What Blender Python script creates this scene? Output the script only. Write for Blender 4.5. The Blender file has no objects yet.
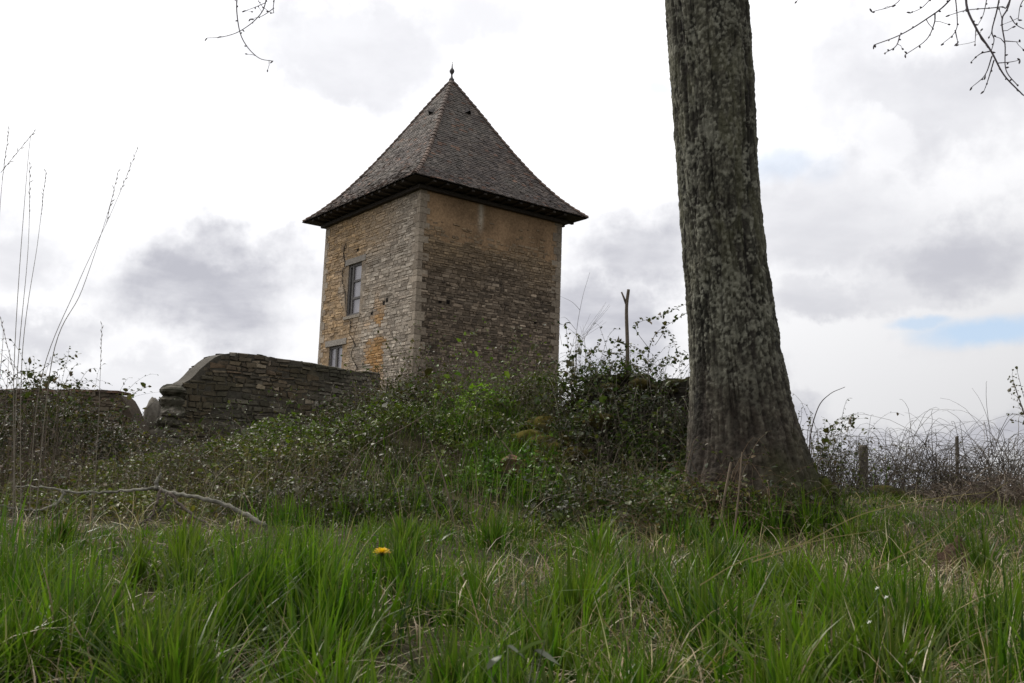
import bpy, math
import numpy as np
from mathutils import Matrix, Vector

sc = bpy.context.scene
C = sc.collection
rng = np.random.default_rng(7)
R = math.radians

# ------------------------------------------------------------------ camera
F, PITCH, ROLL = 920.0, 0.1401, 0.0335
CAM = np.array([0, 0, 0.5])
cp, sp, cr, sr = math.cos(PITCH), math.sin(PITCH), math.cos(ROLL), math.sin(ROLL)
_r = np.array([1, 0, 0.]); _u = np.array([0, -sp, cp]); _f = np.array([0, cp, sp])
cam_d = bpy.data.cameras.new("camera")
cam_d.lens = F / 1024 * 36; cam_d.sensor_width = 36
cam_d.clip_start = 0.05; cam_d.clip_end = 3000
cam = bpy.data.objects.new("camera", cam_d); C.objects.link(cam)
right = cr * _r + sr * _u; up = -sr * _r + cr * _u
m = Matrix.Identity(4)
for i in range(3):
    m[i][0] = right[i]; m[i][1] = up[i]; m[i][2] = -_f[i]; m[i][3] = CAM[i]
cam.matrix_world = m
cam_d.dof.use_dof = True; cam_d.dof.focus_distance = 14.0; cam_d.dof.aperture_fstop = 13.0
sc.camera = cam

def ray(px, py):
    u1, v1 = px - 512, py - 341.5
    u = cr * u1 + sr * v1; v = -sr * u1 + cr * v1
    d = _f + _r * u / F - _u * v / F
    return d
def P(px, py, Y):
    d = ray(px, py)
    return CAM + d * (Y / d[1])

# ------------------------------------------------------------------ light
SUN_AZ, SUN_EL = -50.0, 45.0
sun_d = bpy.data.lights.new("sun", 'SUN'); sun_d.energy = 2.6; sun_d.angle = R(8); sun_d.color = (1, .95, .87)
sun = bpy.data.objects.new("sun", sun_d); C.objects.link(sun)
tos = Vector((math.sin(R(SUN_AZ)) * math.cos(R(SUN_EL)), math.cos(R(SUN_AZ)) * math.cos(R(SUN_EL)), math.sin(R(SUN_EL))))
sun.rotation_euler = tos.to_track_quat('Z', 'Y').to_euler()
sc.view_settings.view_transform = 'Standard'
sc.view_settings.look = 'None'
sc.view_settings.exposure = 0.0
sc.view_settings.gamma = 1.0
sc.view_settings.use_curve_mapping = False
sc.cycles.max_bounces = 6

class NT:
    def __init__(s, tree): s.t = tree
    def n(s, typ, ins=None, **kw):
        nd = s.t.nodes.new(typ)
        for k, v in kw.items(): setattr(nd, k, v)
        for k, v in (ins or {}).items():
            if isinstance(v, bpy.types.NodeSocket): s.t.links.new(v, nd.inputs[k])
            else: nd.inputs[k].default_value = v
        return nd
    def math(s, op, a, b=0.0, c=None, clamp=False):
        ins = {0: a, 1: b}
        if c is not None: ins[2] = c
        return s.n('ShaderNodeMath', ins, operation=op, use_clamp=clamp).outputs[0]
    def vm(s, op, a, b=None, out=0):
        ins = {0: a}
        if b is not None: ins[1] = b
        return s.n('ShaderNodeVectorMath', ins, operation=op).outputs[out]
    def mr(s, v, a, b, c, d, t='SMOOTHSTEP'):
        return s.n('ShaderNodeMapRange', {0: v, 1: a, 2: b, 3: c, 4: d}, interpolation_type=t).outputs[0]
    def mix(s, f, a, b, mode='MIX'):
        nd = s.t.nodes.new('ShaderNodeMix'); nd.data_type = 'RGBA'; nd.blend_type = mode
        for i, v in ((0, f), (6, a), (7, b)):
            if isinstance(v, bpy.types.NodeSocket): s.t.links.new(v, nd.inputs[i])
            else: nd.inputs[i].default_value = v if not isinstance(v, tuple) or len(v) == 4 else v + (1,)
        return nd.outputs[2]

world = bpy.data.worlds.new("World"); sc.world = world; world.use_nodes = True
t = NT(world.node_tree); world.node_tree.nodes.clear()
sky = t.n('ShaderNodeTexSky', sky_type='NISHITA', sun_disc=False, sun_elevation=R(SUN_EL), sun_rotation=R(SUN_AZ % 360))
tc = t.n('ShaderNodeTexCoord').outputs['Generated']
dn = t.vm('NORMALIZE', tc)
sep = t.n('ShaderNodeSeparateXYZ', {0: dn})
zz = t.math('ADD', t.math('MAXIMUM', sep.outputs[2], 0.0), 0.22)
pl = t.n('ShaderNodeCombineXYZ', {0: t.math('DIVIDE', sep.outputs[0], zz), 1: t.math('DIVIDE', sep.outputs[1], zz), 2: 0.0}).outputs[0]
n1 = t.n('ShaderNodeTexNoise', {'Vector': pl, 'Scale': 1.3, 'Detail': 8.0, 'Roughness': 0.52, 'Distortion': 0.35}).outputs[0]
n2 = t.n('ShaderNodeTexNoise', {'Vector': pl, 'Scale': 4.2, 'Detail': 7.0, 'Roughness': 0.55}).outputs[0]
dist = t.n('ShaderNodeTexNoise', {'Vector': dn, 'Scale': 7.0, 'Detail': 6.0, 'Roughness': 0.6}).outputs['Color']
dist = t.vm('SCALE', t.vm('SUBTRACT', dist, (0.5, 0.5, 0.5)))
dist.node.inputs[3].default_value = 0.24
dnw = t.vm('ADD', dn, dist)
dnb = t.vm('ADD', dn, t.vm('MULTIPLY', dist, (.35, .35, .2)))
def blobs(lst, soft=0.3, src=None):
    tot = None
    for px, py, rx, rz, w in lst:
        d = ray(px, py); d = d / np.linalg.norm(d)
        df = t.vm('SUBTRACT', src or dnw, tuple(d))
        df = t.vm('MULTIPLY', df, (1 / rx, 1 / rx, 1 / rz))
        v = t.mr(t.vm('LENGTH', df, out=1), 1.05, soft, 0.0, w)
        tot = v if tot is None else t.math('MAXIMUM', tot, v)
    return tot
dark = blobs([(215, 295, .145, .08, 1.0), (20, 225, .09, .06, .5), (40, 320, .09, .03, .6), (640, 265, .13, .075, .9), (610, 330, .10, .07, .95), (965, 255, .14, .07, .85),
              (830, 215, .16, .08, .55), (850, 440, .27, .045, .9), (1010, 440, .14, .035, .9), (820, 300, .09, .045, .6), (350, 30, .16, .06, .55),
              (940, 90, .22, .09, .6), (60, 70, .06, .02, .35), (720, 420, .16, .07, .8), (480, 20, .12, .05, .4), (900, 300, .12, .03, .45), (120, 380, .2, .03, .35)])
blue = blobs([(990, 334, .085, .017, 1.0), (925, 325, .04, .009, .8), (777, 165, .045, .022, .42), (655, 83, .03, .012, .35), (2, 47, .025, .014, .35), (820, 170, .03, .02, .2)], 0.3, dnb)
gen = t.mr(n1, 0.50, 0.72, 0.0, 0.45)
gen = t.math('MULTIPLY', gen, t.mr(sep.outputs[2], 0.40, 0.55, 0.35, 1.3))
tot = t.math('MAXIMUM', dark, gen)
lite = blobs([(850, 352, .09, .034, 1.0), (905, 375, .11, .032, 1.0), (960, 372, .10, .025, .9), (815, 370, .04, .03, .9), (700, 330, .06, .03, .5), (1005, 385, .06, .02, .6), (880, 130, .05, .03, .4), (300, 235, .06, .02, .5)], 0.55)
tot = t.math('MULTIPLY', tot, t.mr(n2, 0.34, 0.68, 1.08, 0.72))
tot = t.math('MULTIPLY', tot, t.math('SUBTRACT', 1.0, lite))
# cloud brightness: bright white towards the hidden sun, grey undersides; slightly blue-violet greys
bright = t.mr(sep.outputs[2], -0.05, 0.35, 0.82, 1.12, 'LINEAR')
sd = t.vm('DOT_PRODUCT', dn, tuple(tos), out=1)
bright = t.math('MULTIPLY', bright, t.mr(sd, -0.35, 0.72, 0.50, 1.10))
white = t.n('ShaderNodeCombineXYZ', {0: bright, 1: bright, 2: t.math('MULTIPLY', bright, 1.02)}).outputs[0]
greyc = t.mix(t.mr(sd, -0.35, 0.4, 0.0, 1.0), (0.34, 0.34, 0.385), (0.545, 0.55, 0.61))
cloud = t.mix(t.math('MULTIPLY', tot, 0.95, clamp=True), white, greyc)
cloud10 = t.mix(1.0, cloud, (10, 10, 10, 1), 'MULTIPLY')
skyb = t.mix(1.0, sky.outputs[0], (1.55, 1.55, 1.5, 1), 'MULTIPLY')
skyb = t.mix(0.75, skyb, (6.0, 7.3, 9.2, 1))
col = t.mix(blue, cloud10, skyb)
below = t.mr(sep.outputs[2], -0.08, -0.01, 0.0, 1.0)
col = t.mix(below, (0.6, 0.65, 0.5, 1), col)
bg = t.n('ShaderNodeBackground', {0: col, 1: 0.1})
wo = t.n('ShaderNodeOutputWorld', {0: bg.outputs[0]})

# ------------------------------------------------------------------ helpers
_perm = rng.permutation(256)
_perm = np.concatenate([_perm, _perm, _perm])
_val = rng.random(256)
def vnoise(p):
    p = np.asarray(p, float)
    i = np.floor(p).astype(int); f = p - i; f = f * f * (3 - 2 * f)
    i &= 255
    def h(dx, dy, dz):
        return _val[_perm[(_perm[(_perm[(i[..., 0] + dx) & 255] + i[..., 1] + dy) & 255] + i[..., 2] + dz) & 255]]
    x, y, z = f[..., 0], f[..., 1], f[..., 2]
    a = h(0, 0, 0) * (1 - x) + h(1, 0, 0) * x; b = h(0, 1, 0) * (1 - x) + h(1, 1, 0) * x
    c = h(0, 0, 1) * (1 - x) + h(1, 0, 1) * x; d = h(0, 1, 1) * (1 - x) + h(1, 1, 1) * x
    return (a * (1 - y) + b * y) * (1 - z) + (c * (1 - y) + d * y) * z
def fbm(p, o=4, g=.5):
    p = np.asarray(p, float); s = 0; a = 1; tt = 0
    for k in range(o):
        s = s + a * vnoise(p * (2 ** k) + 17.3 * k); tt += a; a *= g
    return s / tt
def n2d(x, y, s, o=3, seed=0.): return fbm(np.stack([np.asarray(x) * s, np.asarray(y) * s, np.full_like(np.asarray(x, float), seed)], -1), o)
def sm(a, b, x):
    tt = np.clip((np.asarray(x, float) - a) / (b - a), 0, 1); return tt * tt * (3 - 2 * tt)
def unit(v): v = np.asarray(v, float); return v / np.maximum(np.linalg.norm(v, axis=-1, keepdims=True), 1e-9)

class MB:
    def __init__(s): s.V = []; s.Q = []; s.T = []; s.CV = []; s.n = 0
    def add(s, V, quads=None, tris=None, col=(.5, .5, .5)):
        V = np.asarray(V, float).reshape(-1, 3); k = len(V)
        if quads is not None and len(quads): s.Q.append(np.asarray(quads, int).reshape(-1, 4) + s.n)
        if tris is not None and len(tris): s.T.append(np.asarray(tris, int).reshape(-1, 3) + s.n)
        col = np.asarray(col, float)
        s.CV.append(np.broadcast_to(col, (k, 3)) if col.ndim == 1 else col.reshape(-1, 3))
        s.V.append(V); s.n += k
    def quads(s, V4, col):              # V4 (n,4,3), col (n,3)
        V4 = np.asarray(V4, float); n = len(V4)
        col = np.broadcast_to(np.asarray(col, float), (n, 3))
        s.add(V4.reshape(-1, 3), np.arange(4 * n).reshape(n, 4), col=np.repeat(col, 4, 0))
    def grid(s, G, col=(.5, .5, .5), wrap=False):
        G = np.asarray(G, float); a, b = G.shape[:2]
        i = np.arange(a - 1)[:, None]; j = np.arange(b if wrap else b - 1)[None]
        j2 = (j + 1) % b
        q = np.stack([i * b + j, i * b + j2, (i + 1) * b + j2, (i + 1) * b + j], -1).reshape(-1, 4)
        s.add(G.reshape(-1, 3), q, col=col)
    def tube(s, pts, r0, r1=None, sides=5, col=(.1, .08, .06)):
        pts = np.asarray(pts, float); n = len(pts); r1 = r0 if r1 is None else r1
        rr = np.linspace(r0, r1, n) if np.ndim(r0) == 0 else np.asarray(r0, float)
        tg = unit(np.gradient(pts, axis=0))
        a = unit(np.cross(tg, np.array([.31, .52, .79]) + 0 * tg)); b = np.cross(tg, a)
        th = np.linspace(0, 2 * np.pi, sides, endpoint=False)
        G = pts[:, None] + rr[:, None, None] * (a[:, None] * np.cos(th)[None, :, None] + b[:, None] * np.sin(th)[None, :, None])
        s.grid(G, col=col, wrap=True)
        k = s.n
        s.V.append(pts[[0, -1]]); s.CV.append(np.broadcast_to(np.asarray(col, float) if np.ndim(col) == 1 else np.asarray(col)[0], (2, 3))); s.n += 2
        b0 = k - n * sides
        j = np.arange(sides); j2 = (j + 1) % sides
        s.T.append(np.stack([b0 + j2, b0 + j, np.full(sides, k)], -1)); e = b0 + (n - 1) * sides
        s.T.append(np.stack([e + j, e + j2, np.full(sides, k + 1)], -1))
    def box(s, c, ex, ey, ez, col=(.3, .3, .3)):     # centre and half-axis vectors
        c, ex, ey, ez = [np.asarray(v, float) for v in (c, ex, ey, ez)]
        V = [c + a * ex + b * ey + d * ez for d in (-1, 1) for b in (-1, 1) for a in (-1, 1)]
        s.add(V, [(0, 2, 3, 1), (4, 5, 7, 6), (0, 1, 5, 4), (2, 6, 7, 3), (0, 4, 6, 2), (1, 3, 7, 5)], col=col)
    def warp(s, f):
        s.V = [f(v) for v in s.V]; return s
    def build(s, name, mt, parent=None, loc=None, smooth=False):
        V = np.concatenate(s.V); cv = np.concatenate(s.CV)
        off = np.zeros(3)
        if parent is not None: off = world_loc(parent)
        if loc is not None: off = np.asarray(loc, float)
        V = V - off
        Q = np.concatenate(s.Q) if s.Q else np.zeros((0, 4), int); T = np.concatenate(s.T) if s.T else np.zeros((0, 3), int)
        me = bpy.data.meshes.new(name)
        me.vertices.add(len(V)); me.vertices.foreach_set('co', V.astype(np.float32).ravel())
        nl = Q.size + T.size
        me.loops.add(nl); me.loops.foreach_set('vertex_index', np.concatenate([Q.ravel(), T.ravel()]).astype(np.int32))
        me.polygons.add(len(Q) + len(T))
        st = np.concatenate([np.arange(len(Q)) * 4, Q.size + np.arange(len(T)) * 3]).astype(np.int32)
        me.polygons.foreach_set('loop_start', st)
        me.polygons.foreach_set('use_smooth', np.full(len(Q) + len(T), bool(smooth)))
        at = me.attributes.new('col', 'FLOAT_COLOR', 'POINT')
        at.data.foreach_set('color', np.concatenate([cv, np.ones((len(cv), 1))], 1).astype(np.float32).ravel())
        me.update(calc_edges=True); me.validate()
        if mt is not None: me.materials.append(mt)
        o = bpy.data.objects.new(name, me); C.objects.link(o)
        if parent is not None:
            o.parent = parent
            if loc is not None: o.location = Vector(off - world_loc(parent))
        else: o.location = Vector(off)
        return o
def world_loc(o):
    v = np.array(o.location, float)
    while o.parent is not None:
        o = o.parent; v = v + np.array(o.location, float)
    return v
def tag(o, label=None, cat=None, group=None, kind=None):
    if label: o['label'] = label
    if cat: o['category'] = cat
    if group: o['group'] = group
    if kind: o['kind'] = kind
    return o
def thing(name, label, cat, loc, group=None):
    o = bpy.data.objects.new(name, None); o.empty_display_size = .2; C.objects.link(o); o.location = Vector(np.asarray(loc, float))
    return tag(o, label, cat, group)
def spline(pts, n=12):
    pts = np.asarray(pts, float); k = len(pts)
    if k < 3: return pts[0] + (pts[-1] - pts[0]) * np.linspace(0, 1, n)[:, None]
    E = np.vstack([2 * pts[0] - pts[1], pts, 2 * pts[-1] - pts[-2]]); out = []
    for i in range(k - 1):
        a, b, c, d = E[i:i + 4]; tt = np.linspace(0, 1, n, endpoint=(i == k - 2))[:, None]
        out.append(.5 * (2 * b + (c - a) * tt + (2 * a - 5 * b + 4 * c - d) * tt ** 2 + (3 * b - a - 3 * c + d) * tt ** 3))
    return np.vstack(out)

def attr_mat(name, rough=.8, spec=.3, nscale=8., namt=.35, bump=.0, bscale=40., transl=0., ndet=6., tint=None, bdist=.02):
    mt = bpy.data.materials.new(name); mt.use_nodes = True
    nt = mt.node_tree; nt.nodes.clear(); t = NT(nt)
    a = t.n('ShaderNodeAttribute', attribute_name='col').outputs['Color']
    pos = t.n('ShaderNodeTexCoord').outputs['Object']
    if namt > 0:
        nz = t.n('ShaderNodeTexNoise', {'Vector': pos, 'Scale': nscale, 'Detail': ndet, 'Roughness': .65}).outputs[0]
        k = t.mr(nz, .25, .75, 1 - namt, 1 + namt, 'LINEAR')
        a = t.mix(1.0, a, t.n('ShaderNodeCombineColor', {0: k, 1: k, 2: k}).outputs[0], 'MULTIPLY')
    ins = {'Base Color': a, 'Roughness': rough, 'Specular IOR Level': spec}
    if bump > 0:
        bz = t.n('ShaderNodeTexNoise', {'Vector': pos, 'Scale': bscale, 'Detail': 8., 'Roughness': .6}).outputs[0]
        ins['Normal'] = t.n('ShaderNodeBump', {'Strength': bump, 'Distance': bdist, 'Height': bz}).outputs[0]
    b = t.n('ShaderNodeBsdfPrincipled', ins).outputs[0]
    if transl > 0:
        tr = t.n('ShaderNodeBsdfTranslucent', {'Color': t.mix(1.0, a, (1.02, 1.42, .5, 1), 'MULTIPLY')}).outputs[0]
        b = t.n('ShaderNodeMixShader', {0: transl, 1: b, 2: tr}).outputs[0]
    t.n('ShaderNodeOutputMaterial', {0: b})
    return mt

M_stone = attr_mat('stone', .9, .2, 14, .4, .5, 45)
M_tile = attr_mat('roof_tile', .85, .25, 5, .35, .3, 60)
M_wood = attr_mat('weathered_wood', .85, .2, 12, .35, .4, 60)
M_glass = attr_mat('dusty_glass', .25, .5, 3, .25)
M_metal = attr_mat('iron', .55, .5, 10, .2)
M_bark = attr_mat('bark', .9, .2, 30, .45, .8, 90, bdist=.012)
M_twig = attr_mat('twig', .75, .3, 20, .25)
M_leaf = attr_mat('bramble_leaf', .47, .33, 20, .25, transl=.25)
M_grass = attr_mat('grass_blade', .36, .20, 30, .2, transl=.45)
M_straw = attr_mat('dry_blade', .55, .4, 30, .25, transl=.2)
M_moss = attr_mat('moss', .95, .1, 40, .5, .8, 150)
M_soil = attr_mat('soil', .95, .1, 6, .5, .8, 25, bdist=.05)
M_petal = attr_mat('petal', .6, .3, 20, .1, transl=.2)

# ------------------------------------------------------------------ ground
def H(x, y):
    x = np.asarray(x, float); y = np.asarray(y, float)
    h = .07 * sm(2.5, 7.5, y)
    h = h + .26 * sm(5, 10, y) * sm(1.2, 3.6, x)
    bk = sm(6.6, 11.4, y) * sm(-3.6, -.8, x) * (1 - sm(1.9, 3.4, x))
    h = h + bk * (.95 + .9 * (n2d(x, y, .95, 3, 21.) - .5))
    h = h + .30 * sm(8, 14, y) * (1 - sm(-3.6, -.8, x)) * sm(-30, -12, x)
    h = h + .13 * np.exp(-((x - 1.9) ** 2 + (y - 7.0) ** 2) / .8)
    h = h - 6.5 * sm(12.5, 34, y) * sm(2.0, 5.0, x) - 7.5 * sm(36, 70, y) * (1 - sm(2.0, 5.0, x)) 
    h = h + .05 * (n2d(x, y, 1.1, 3) - .5) * (np.abs(y) < 40)
    return h
def axis(lo, hi, step, far, g=1.25):
    a = list(np.arange(lo, hi + 1e-6, step)); s = step
    while a[-1] < far: s *= g; a.append(a[-1] + s)
    s = step
    while a[0] > -far: s *= g; a.insert(0, a[0] - s)
    return np.array(a)
gx, gy = axis(-9, 9, .15, 1500), axis(.0, 16, .15, 1500)
X, Y = np.meshgrid(gx, gy)
Z = H(X, Y)
mb = MB()
gc = np.array([.040, .036, .018]) + (n2d(X, Y, 2.1, 4, 3.)[..., None] - .5) * np.array([.07, .045, .03])
gc = np.clip(gc, .012, .3)
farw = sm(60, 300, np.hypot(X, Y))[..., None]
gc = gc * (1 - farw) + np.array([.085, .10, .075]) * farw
mb.grid(np.stack([X, Y, Z], -1), col=gc.reshape(-1, 3))
tag(mb.build('ground', M_soil, smooth=True), kind='structure')

# ------------------------------------------------------------------ masonry
def pick(pal, n):
    pal = np.asarray(pal, float); a = pal[rng.integers(0, len(pal), n)]; b = pal[rng.integers(0, len(pal), n)]
    w = rng.random((n, 1)); return (a * w + b * (1 - w)) * rng.uniform(.72, 1.28, (n, 1))
def stone_face(mb, A, ex, nrm, s0, s1, z0, z1, colf, skipf=None, hr=(.06, .14), lr=(.10, .38), gap=.009, proud=(.0, .022), top=None, jit=.015):
    A = np.asarray(A, float); S0 = []; S1 = []; Z0 = []; Z1 = []
    z = z0
    while z < z1:
        h = rng.uniform(*hr)
        if z1 - z - h < hr[0] * .6: h = z1 - z
        s = s0 - rng.uniform(0, lr[0])
        while s < s1:
            l = rng.uniform(*lr) * (.7 if rng.random() < .25 else 1)
            a, b = max(s, s0), min(s + l, s1)
            if b - a > .05: S0.append(a); S1.append(b); Z0.append(z); Z1.append(z + h)
            s += l
        z += h
    S0, S1, Z0, Z1 = map(np.array, (S0, S1, Z0, Z1))
    keep = np.ones(len(S0), bool)
    if top is not None: keep &= Z0 < np.minimum(top(S0), top(S1)) - .03
    if skipf is not None: keep &= ~skipf(S0, S1, Z0, Z1)
    S0, S1, Z0, Z1 = S0[keep], S1[keep], Z0[keep], Z1[keep]; n = len(S0)
    g = gap * rng.uniform(.4, 1.6, (n, 4))
    cs = np.stack([S0, S1, S1, S0], 1); cz = np.stack([Z0, Z0, Z1, Z1], 1)
    sgs = np.array([1, -1, -1, 1]); sgz = np.array([1, 1, -1, -1])
    wob = lambda s, z: .035 * (n2d(s, z, .9, 2, 5.) - .5)
    bs = cs + sgs * g * .5; bz = cz + sgz * g * .5
    fs = cs + sgs * (g + .006) + rng.normal(0, jit * .5, (n, 4)); fz = cz + sgz * (g + .004) + rng.normal(0, jit * .5, (n, 4))
    dp = rng.uniform(*proud, (n, 1)) + rng.normal(0, .004, (n, 4))
    bz = bz + wob(cs, cz); fz = fz + wob(cs, cz)
    if top is not None:
        bz = np.minimum(bz, top(cs) - .005); fz = np.minimum(fz, top(cs) - .02)
    zv = np.array([0, 0, 1.])
    Pb = A + bs[..., None] * ex + bz[..., None] * zv - .02 * nrm
    Pf = A + fs[..., None] * ex + fz[..., None] * zv + dp[..., None] * nrm
    V = np.concatenate([Pb, Pf], 1)            # n,8,3
    q = np.array([(4, 5, 6, 7), (0, 1, 5, 4), (1, 2, 6, 5), (2, 3, 7, 6), (3, 0, 4, 7)])
    Q = (q[None] + 8 * np.arange(n)[:, None, None]).reshape(-1, 4)
    col = np.clip(colf((S0 + S1) / 2, (Z0 + Z1) / 2), .01, .8)
    mb.add(V.reshape(-1, 3), Q, col=np.repeat(col, 8, 0))

# ------------------------------------------------------------------ tower
YAW = .6551
dr = np.array([math.cos(YAW), math.sin(YAW), 0]); dl = np.array([-math.sin(YAW), math.cos(YAW), 0])
WR, WL = 5.5, 6.1748
TC = np.array([-2.8424, 26.3998, 0]); TZ0, TZ1 = .2, 8.80
TR = TC + WR * dr; TL = TC + WL * dl; TB = TR + WL * dl; TM = (TC + TB) / 2
ZE = .5 + 8.398; ZA = .5 + 13.44; OV = .615
tower = thing('stone_tower', 'square rubble stone tower with a steep flared tiled roof and iron finial', 'tower', TM + [0, 0, H(TM[0], TM[1])])
nL, nR = -dr, -dl
def on_left(px, py):      # s from C along dl, z
    d = ray(px, py); k = ((TC - CAM) @ nL) / (d @ nL); p = CAM + k * d
    return (p - TC) @ dl, p[2]
def on_right(px, py):
    d = ray(px, py); k = ((TC - CAM) @ nR) / (d @ nR); p = CAM + k * d
    return (p - TC) @ dr, p[2]
W1 = (on_left(360.5, 288)[0], on_left(347.5, 291)[0], on_left(354, 315)[1], on_left(354, 264)[1])
W2 = (on_left(342, 355)[0], on_left(328.8, 357)[0], on_left(335, 371)[1], on_left(335, 346)[1])
OR0 = on_left(375, 345); OR1 = on_left(372, 300)
HOLES_L = [on_left(*p) for p in ((358, 250), (384, 303), (387, 300), (372, 313))]
HOLES_R = [on_right(*p) for p in ((440, 301), (448, 302), (535, 322))]
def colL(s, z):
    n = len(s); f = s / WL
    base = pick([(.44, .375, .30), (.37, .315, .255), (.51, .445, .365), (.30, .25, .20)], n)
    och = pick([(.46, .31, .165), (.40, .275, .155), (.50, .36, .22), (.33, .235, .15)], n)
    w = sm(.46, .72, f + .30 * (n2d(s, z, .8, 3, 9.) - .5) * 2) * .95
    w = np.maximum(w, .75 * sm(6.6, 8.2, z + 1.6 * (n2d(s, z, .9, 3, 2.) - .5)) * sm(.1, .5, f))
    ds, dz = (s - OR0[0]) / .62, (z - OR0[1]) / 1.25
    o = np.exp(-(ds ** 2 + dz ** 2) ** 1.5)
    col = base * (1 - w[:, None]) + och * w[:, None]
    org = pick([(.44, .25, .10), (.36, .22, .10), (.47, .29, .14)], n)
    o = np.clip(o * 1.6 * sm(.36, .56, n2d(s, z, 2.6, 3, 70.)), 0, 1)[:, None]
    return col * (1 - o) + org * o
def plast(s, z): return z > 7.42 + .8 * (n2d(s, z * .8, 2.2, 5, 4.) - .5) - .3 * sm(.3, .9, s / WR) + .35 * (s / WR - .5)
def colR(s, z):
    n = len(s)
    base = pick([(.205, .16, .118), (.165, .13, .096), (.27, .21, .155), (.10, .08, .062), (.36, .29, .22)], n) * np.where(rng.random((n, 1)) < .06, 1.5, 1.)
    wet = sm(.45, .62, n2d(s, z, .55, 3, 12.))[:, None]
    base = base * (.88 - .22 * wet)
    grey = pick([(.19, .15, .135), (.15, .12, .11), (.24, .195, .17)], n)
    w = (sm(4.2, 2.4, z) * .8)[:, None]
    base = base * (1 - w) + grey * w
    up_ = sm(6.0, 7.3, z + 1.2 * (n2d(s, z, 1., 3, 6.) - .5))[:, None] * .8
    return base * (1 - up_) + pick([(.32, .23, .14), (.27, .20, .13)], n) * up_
def opening_skip(wins, holes):
    def f(S0, S1, Z0, Z1):
        k = np.zeros(len(S0), bool)
        for a, b, c, d in wins: k |= (S1 > a - .10) & (S0 < b + .10) & (Z1 > c - .03) & (Z0 < d + .24)
        for s, z in holes: k |= (S0 < s + .02) & (S1 > s - .02) & (Z0 < z + .01) & (Z1 > z - .01)
        return k
    return f
mb = MB()
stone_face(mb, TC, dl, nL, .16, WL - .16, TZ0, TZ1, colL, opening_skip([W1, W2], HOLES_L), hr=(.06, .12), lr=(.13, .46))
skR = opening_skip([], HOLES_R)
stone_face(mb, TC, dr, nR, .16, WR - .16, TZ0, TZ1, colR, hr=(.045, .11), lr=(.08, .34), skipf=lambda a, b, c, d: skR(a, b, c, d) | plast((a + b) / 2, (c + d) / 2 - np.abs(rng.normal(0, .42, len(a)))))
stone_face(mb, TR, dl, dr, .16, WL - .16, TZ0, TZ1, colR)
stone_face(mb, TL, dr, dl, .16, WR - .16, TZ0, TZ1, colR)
# core: left face with openings
def core_face(A, ex, nrm, W, wins, colf, nx=60, nz=90):
    ss = np.unique(np.concatenate([np.linspace(0, W, nx)] + [np.array(w[:2]) for w in wins]))
    zs = np.unique(np.concatenate([np.linspace(TZ0, TZ1, nz)] + [np.array(w[2:]) for w in wins]))
    SS, ZZ = np.meshgrid(ss, zs); G = A + SS[..., None] * ex + ZZ[..., None] * np.array([0, 0, 1.])
    b = len(ss); q = []
    for i in range(len(zs) - 1):
        for j in range(b - 1):
            cs, cz = (ss[j] + ss[j + 1]) / 2, (zs[i] + zs[i + 1]) / 2
            if any(w[0] < cs < w[1] and w[2] < cz < w[3] for w in wins): continue
            q.append((i * b + j, i * b + j + 1, (i + 1) * b + j + 1, (i + 1) * b + j))
    mb.add(G.reshape(-1, 3), q, col=colf(SS.ravel(), ZZ.ravel()))
    for a, b_, c, d in wins:
        zv = np.array([0, 0, 1.]); p = lambda s, z, k: A + s * ex + z * zv - k * nrm
        for u, v in (((a, c), (b_, c)), ((b_, c), (b_, d)), ((b_, d), (a, d)), ((a, d), (a, c))):
            mb.quads([[p(*u, 0), p(*v, 0), p(*v, .30), p(*u, .30)]], (.22, .19, .16))
        mb.quads([[p(a, c, .30), p(b_, c, .30), p(b_, d, .30), p(a, d, .30)]], (.02, .02, .02))
def mcolL(s, z): return np.clip(colL(s, z) * .72, .02, 1)
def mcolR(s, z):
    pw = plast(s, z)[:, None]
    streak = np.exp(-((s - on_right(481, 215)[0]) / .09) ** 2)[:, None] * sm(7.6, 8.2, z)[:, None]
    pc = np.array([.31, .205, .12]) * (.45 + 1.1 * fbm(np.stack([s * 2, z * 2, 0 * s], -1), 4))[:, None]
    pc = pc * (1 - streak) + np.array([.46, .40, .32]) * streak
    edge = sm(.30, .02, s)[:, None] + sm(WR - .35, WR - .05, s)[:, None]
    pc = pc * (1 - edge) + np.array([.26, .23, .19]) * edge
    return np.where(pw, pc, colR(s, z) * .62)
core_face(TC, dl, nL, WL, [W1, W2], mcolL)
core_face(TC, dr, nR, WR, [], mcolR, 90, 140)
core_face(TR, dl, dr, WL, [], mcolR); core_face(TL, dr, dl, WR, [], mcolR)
t_wall = mb.build('wall', M_stone, tower)
for A, e1, e2, sh in ((TC, dl, dr, (1., .8)), (TR, dl, -dr, (.8, .75)), (TL, -dl, dr, (1., .8)), (TB, -dl, -dr, (.8, .8))):
    mb = MB(); z = TZ0; k = 0
    while z < TZ1 - .12:
        h = min(rng.uniform(.18, .30), TZ1 - z); a, b = ((.36, .20) if k % 2 else (.20, .36)); a += rng.uniform(-.05, .05); b += rng.uniform(-.05, .05)
        pr = .016; g = .006
        lo = A - pr * (e1 + e2); c0 = np.mean(pick([(.33, .275, .215), (.27, .22, .17), (.38, .32, .25)], 2), 0) * sh[0]
        zc, hz = z + h / 2, h / 2 - g
        c = lo + (e1 * a + e2 * b) / 2 + [0, 0, zc]
        jj = 0
        mb.box(c + jj, e1 * (a / 2), e2 * (b / 2), [0, 0, hz], col=c0)
        z += h; k += 1
    mb.build('quoins', M_stone, t_wall)
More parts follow.
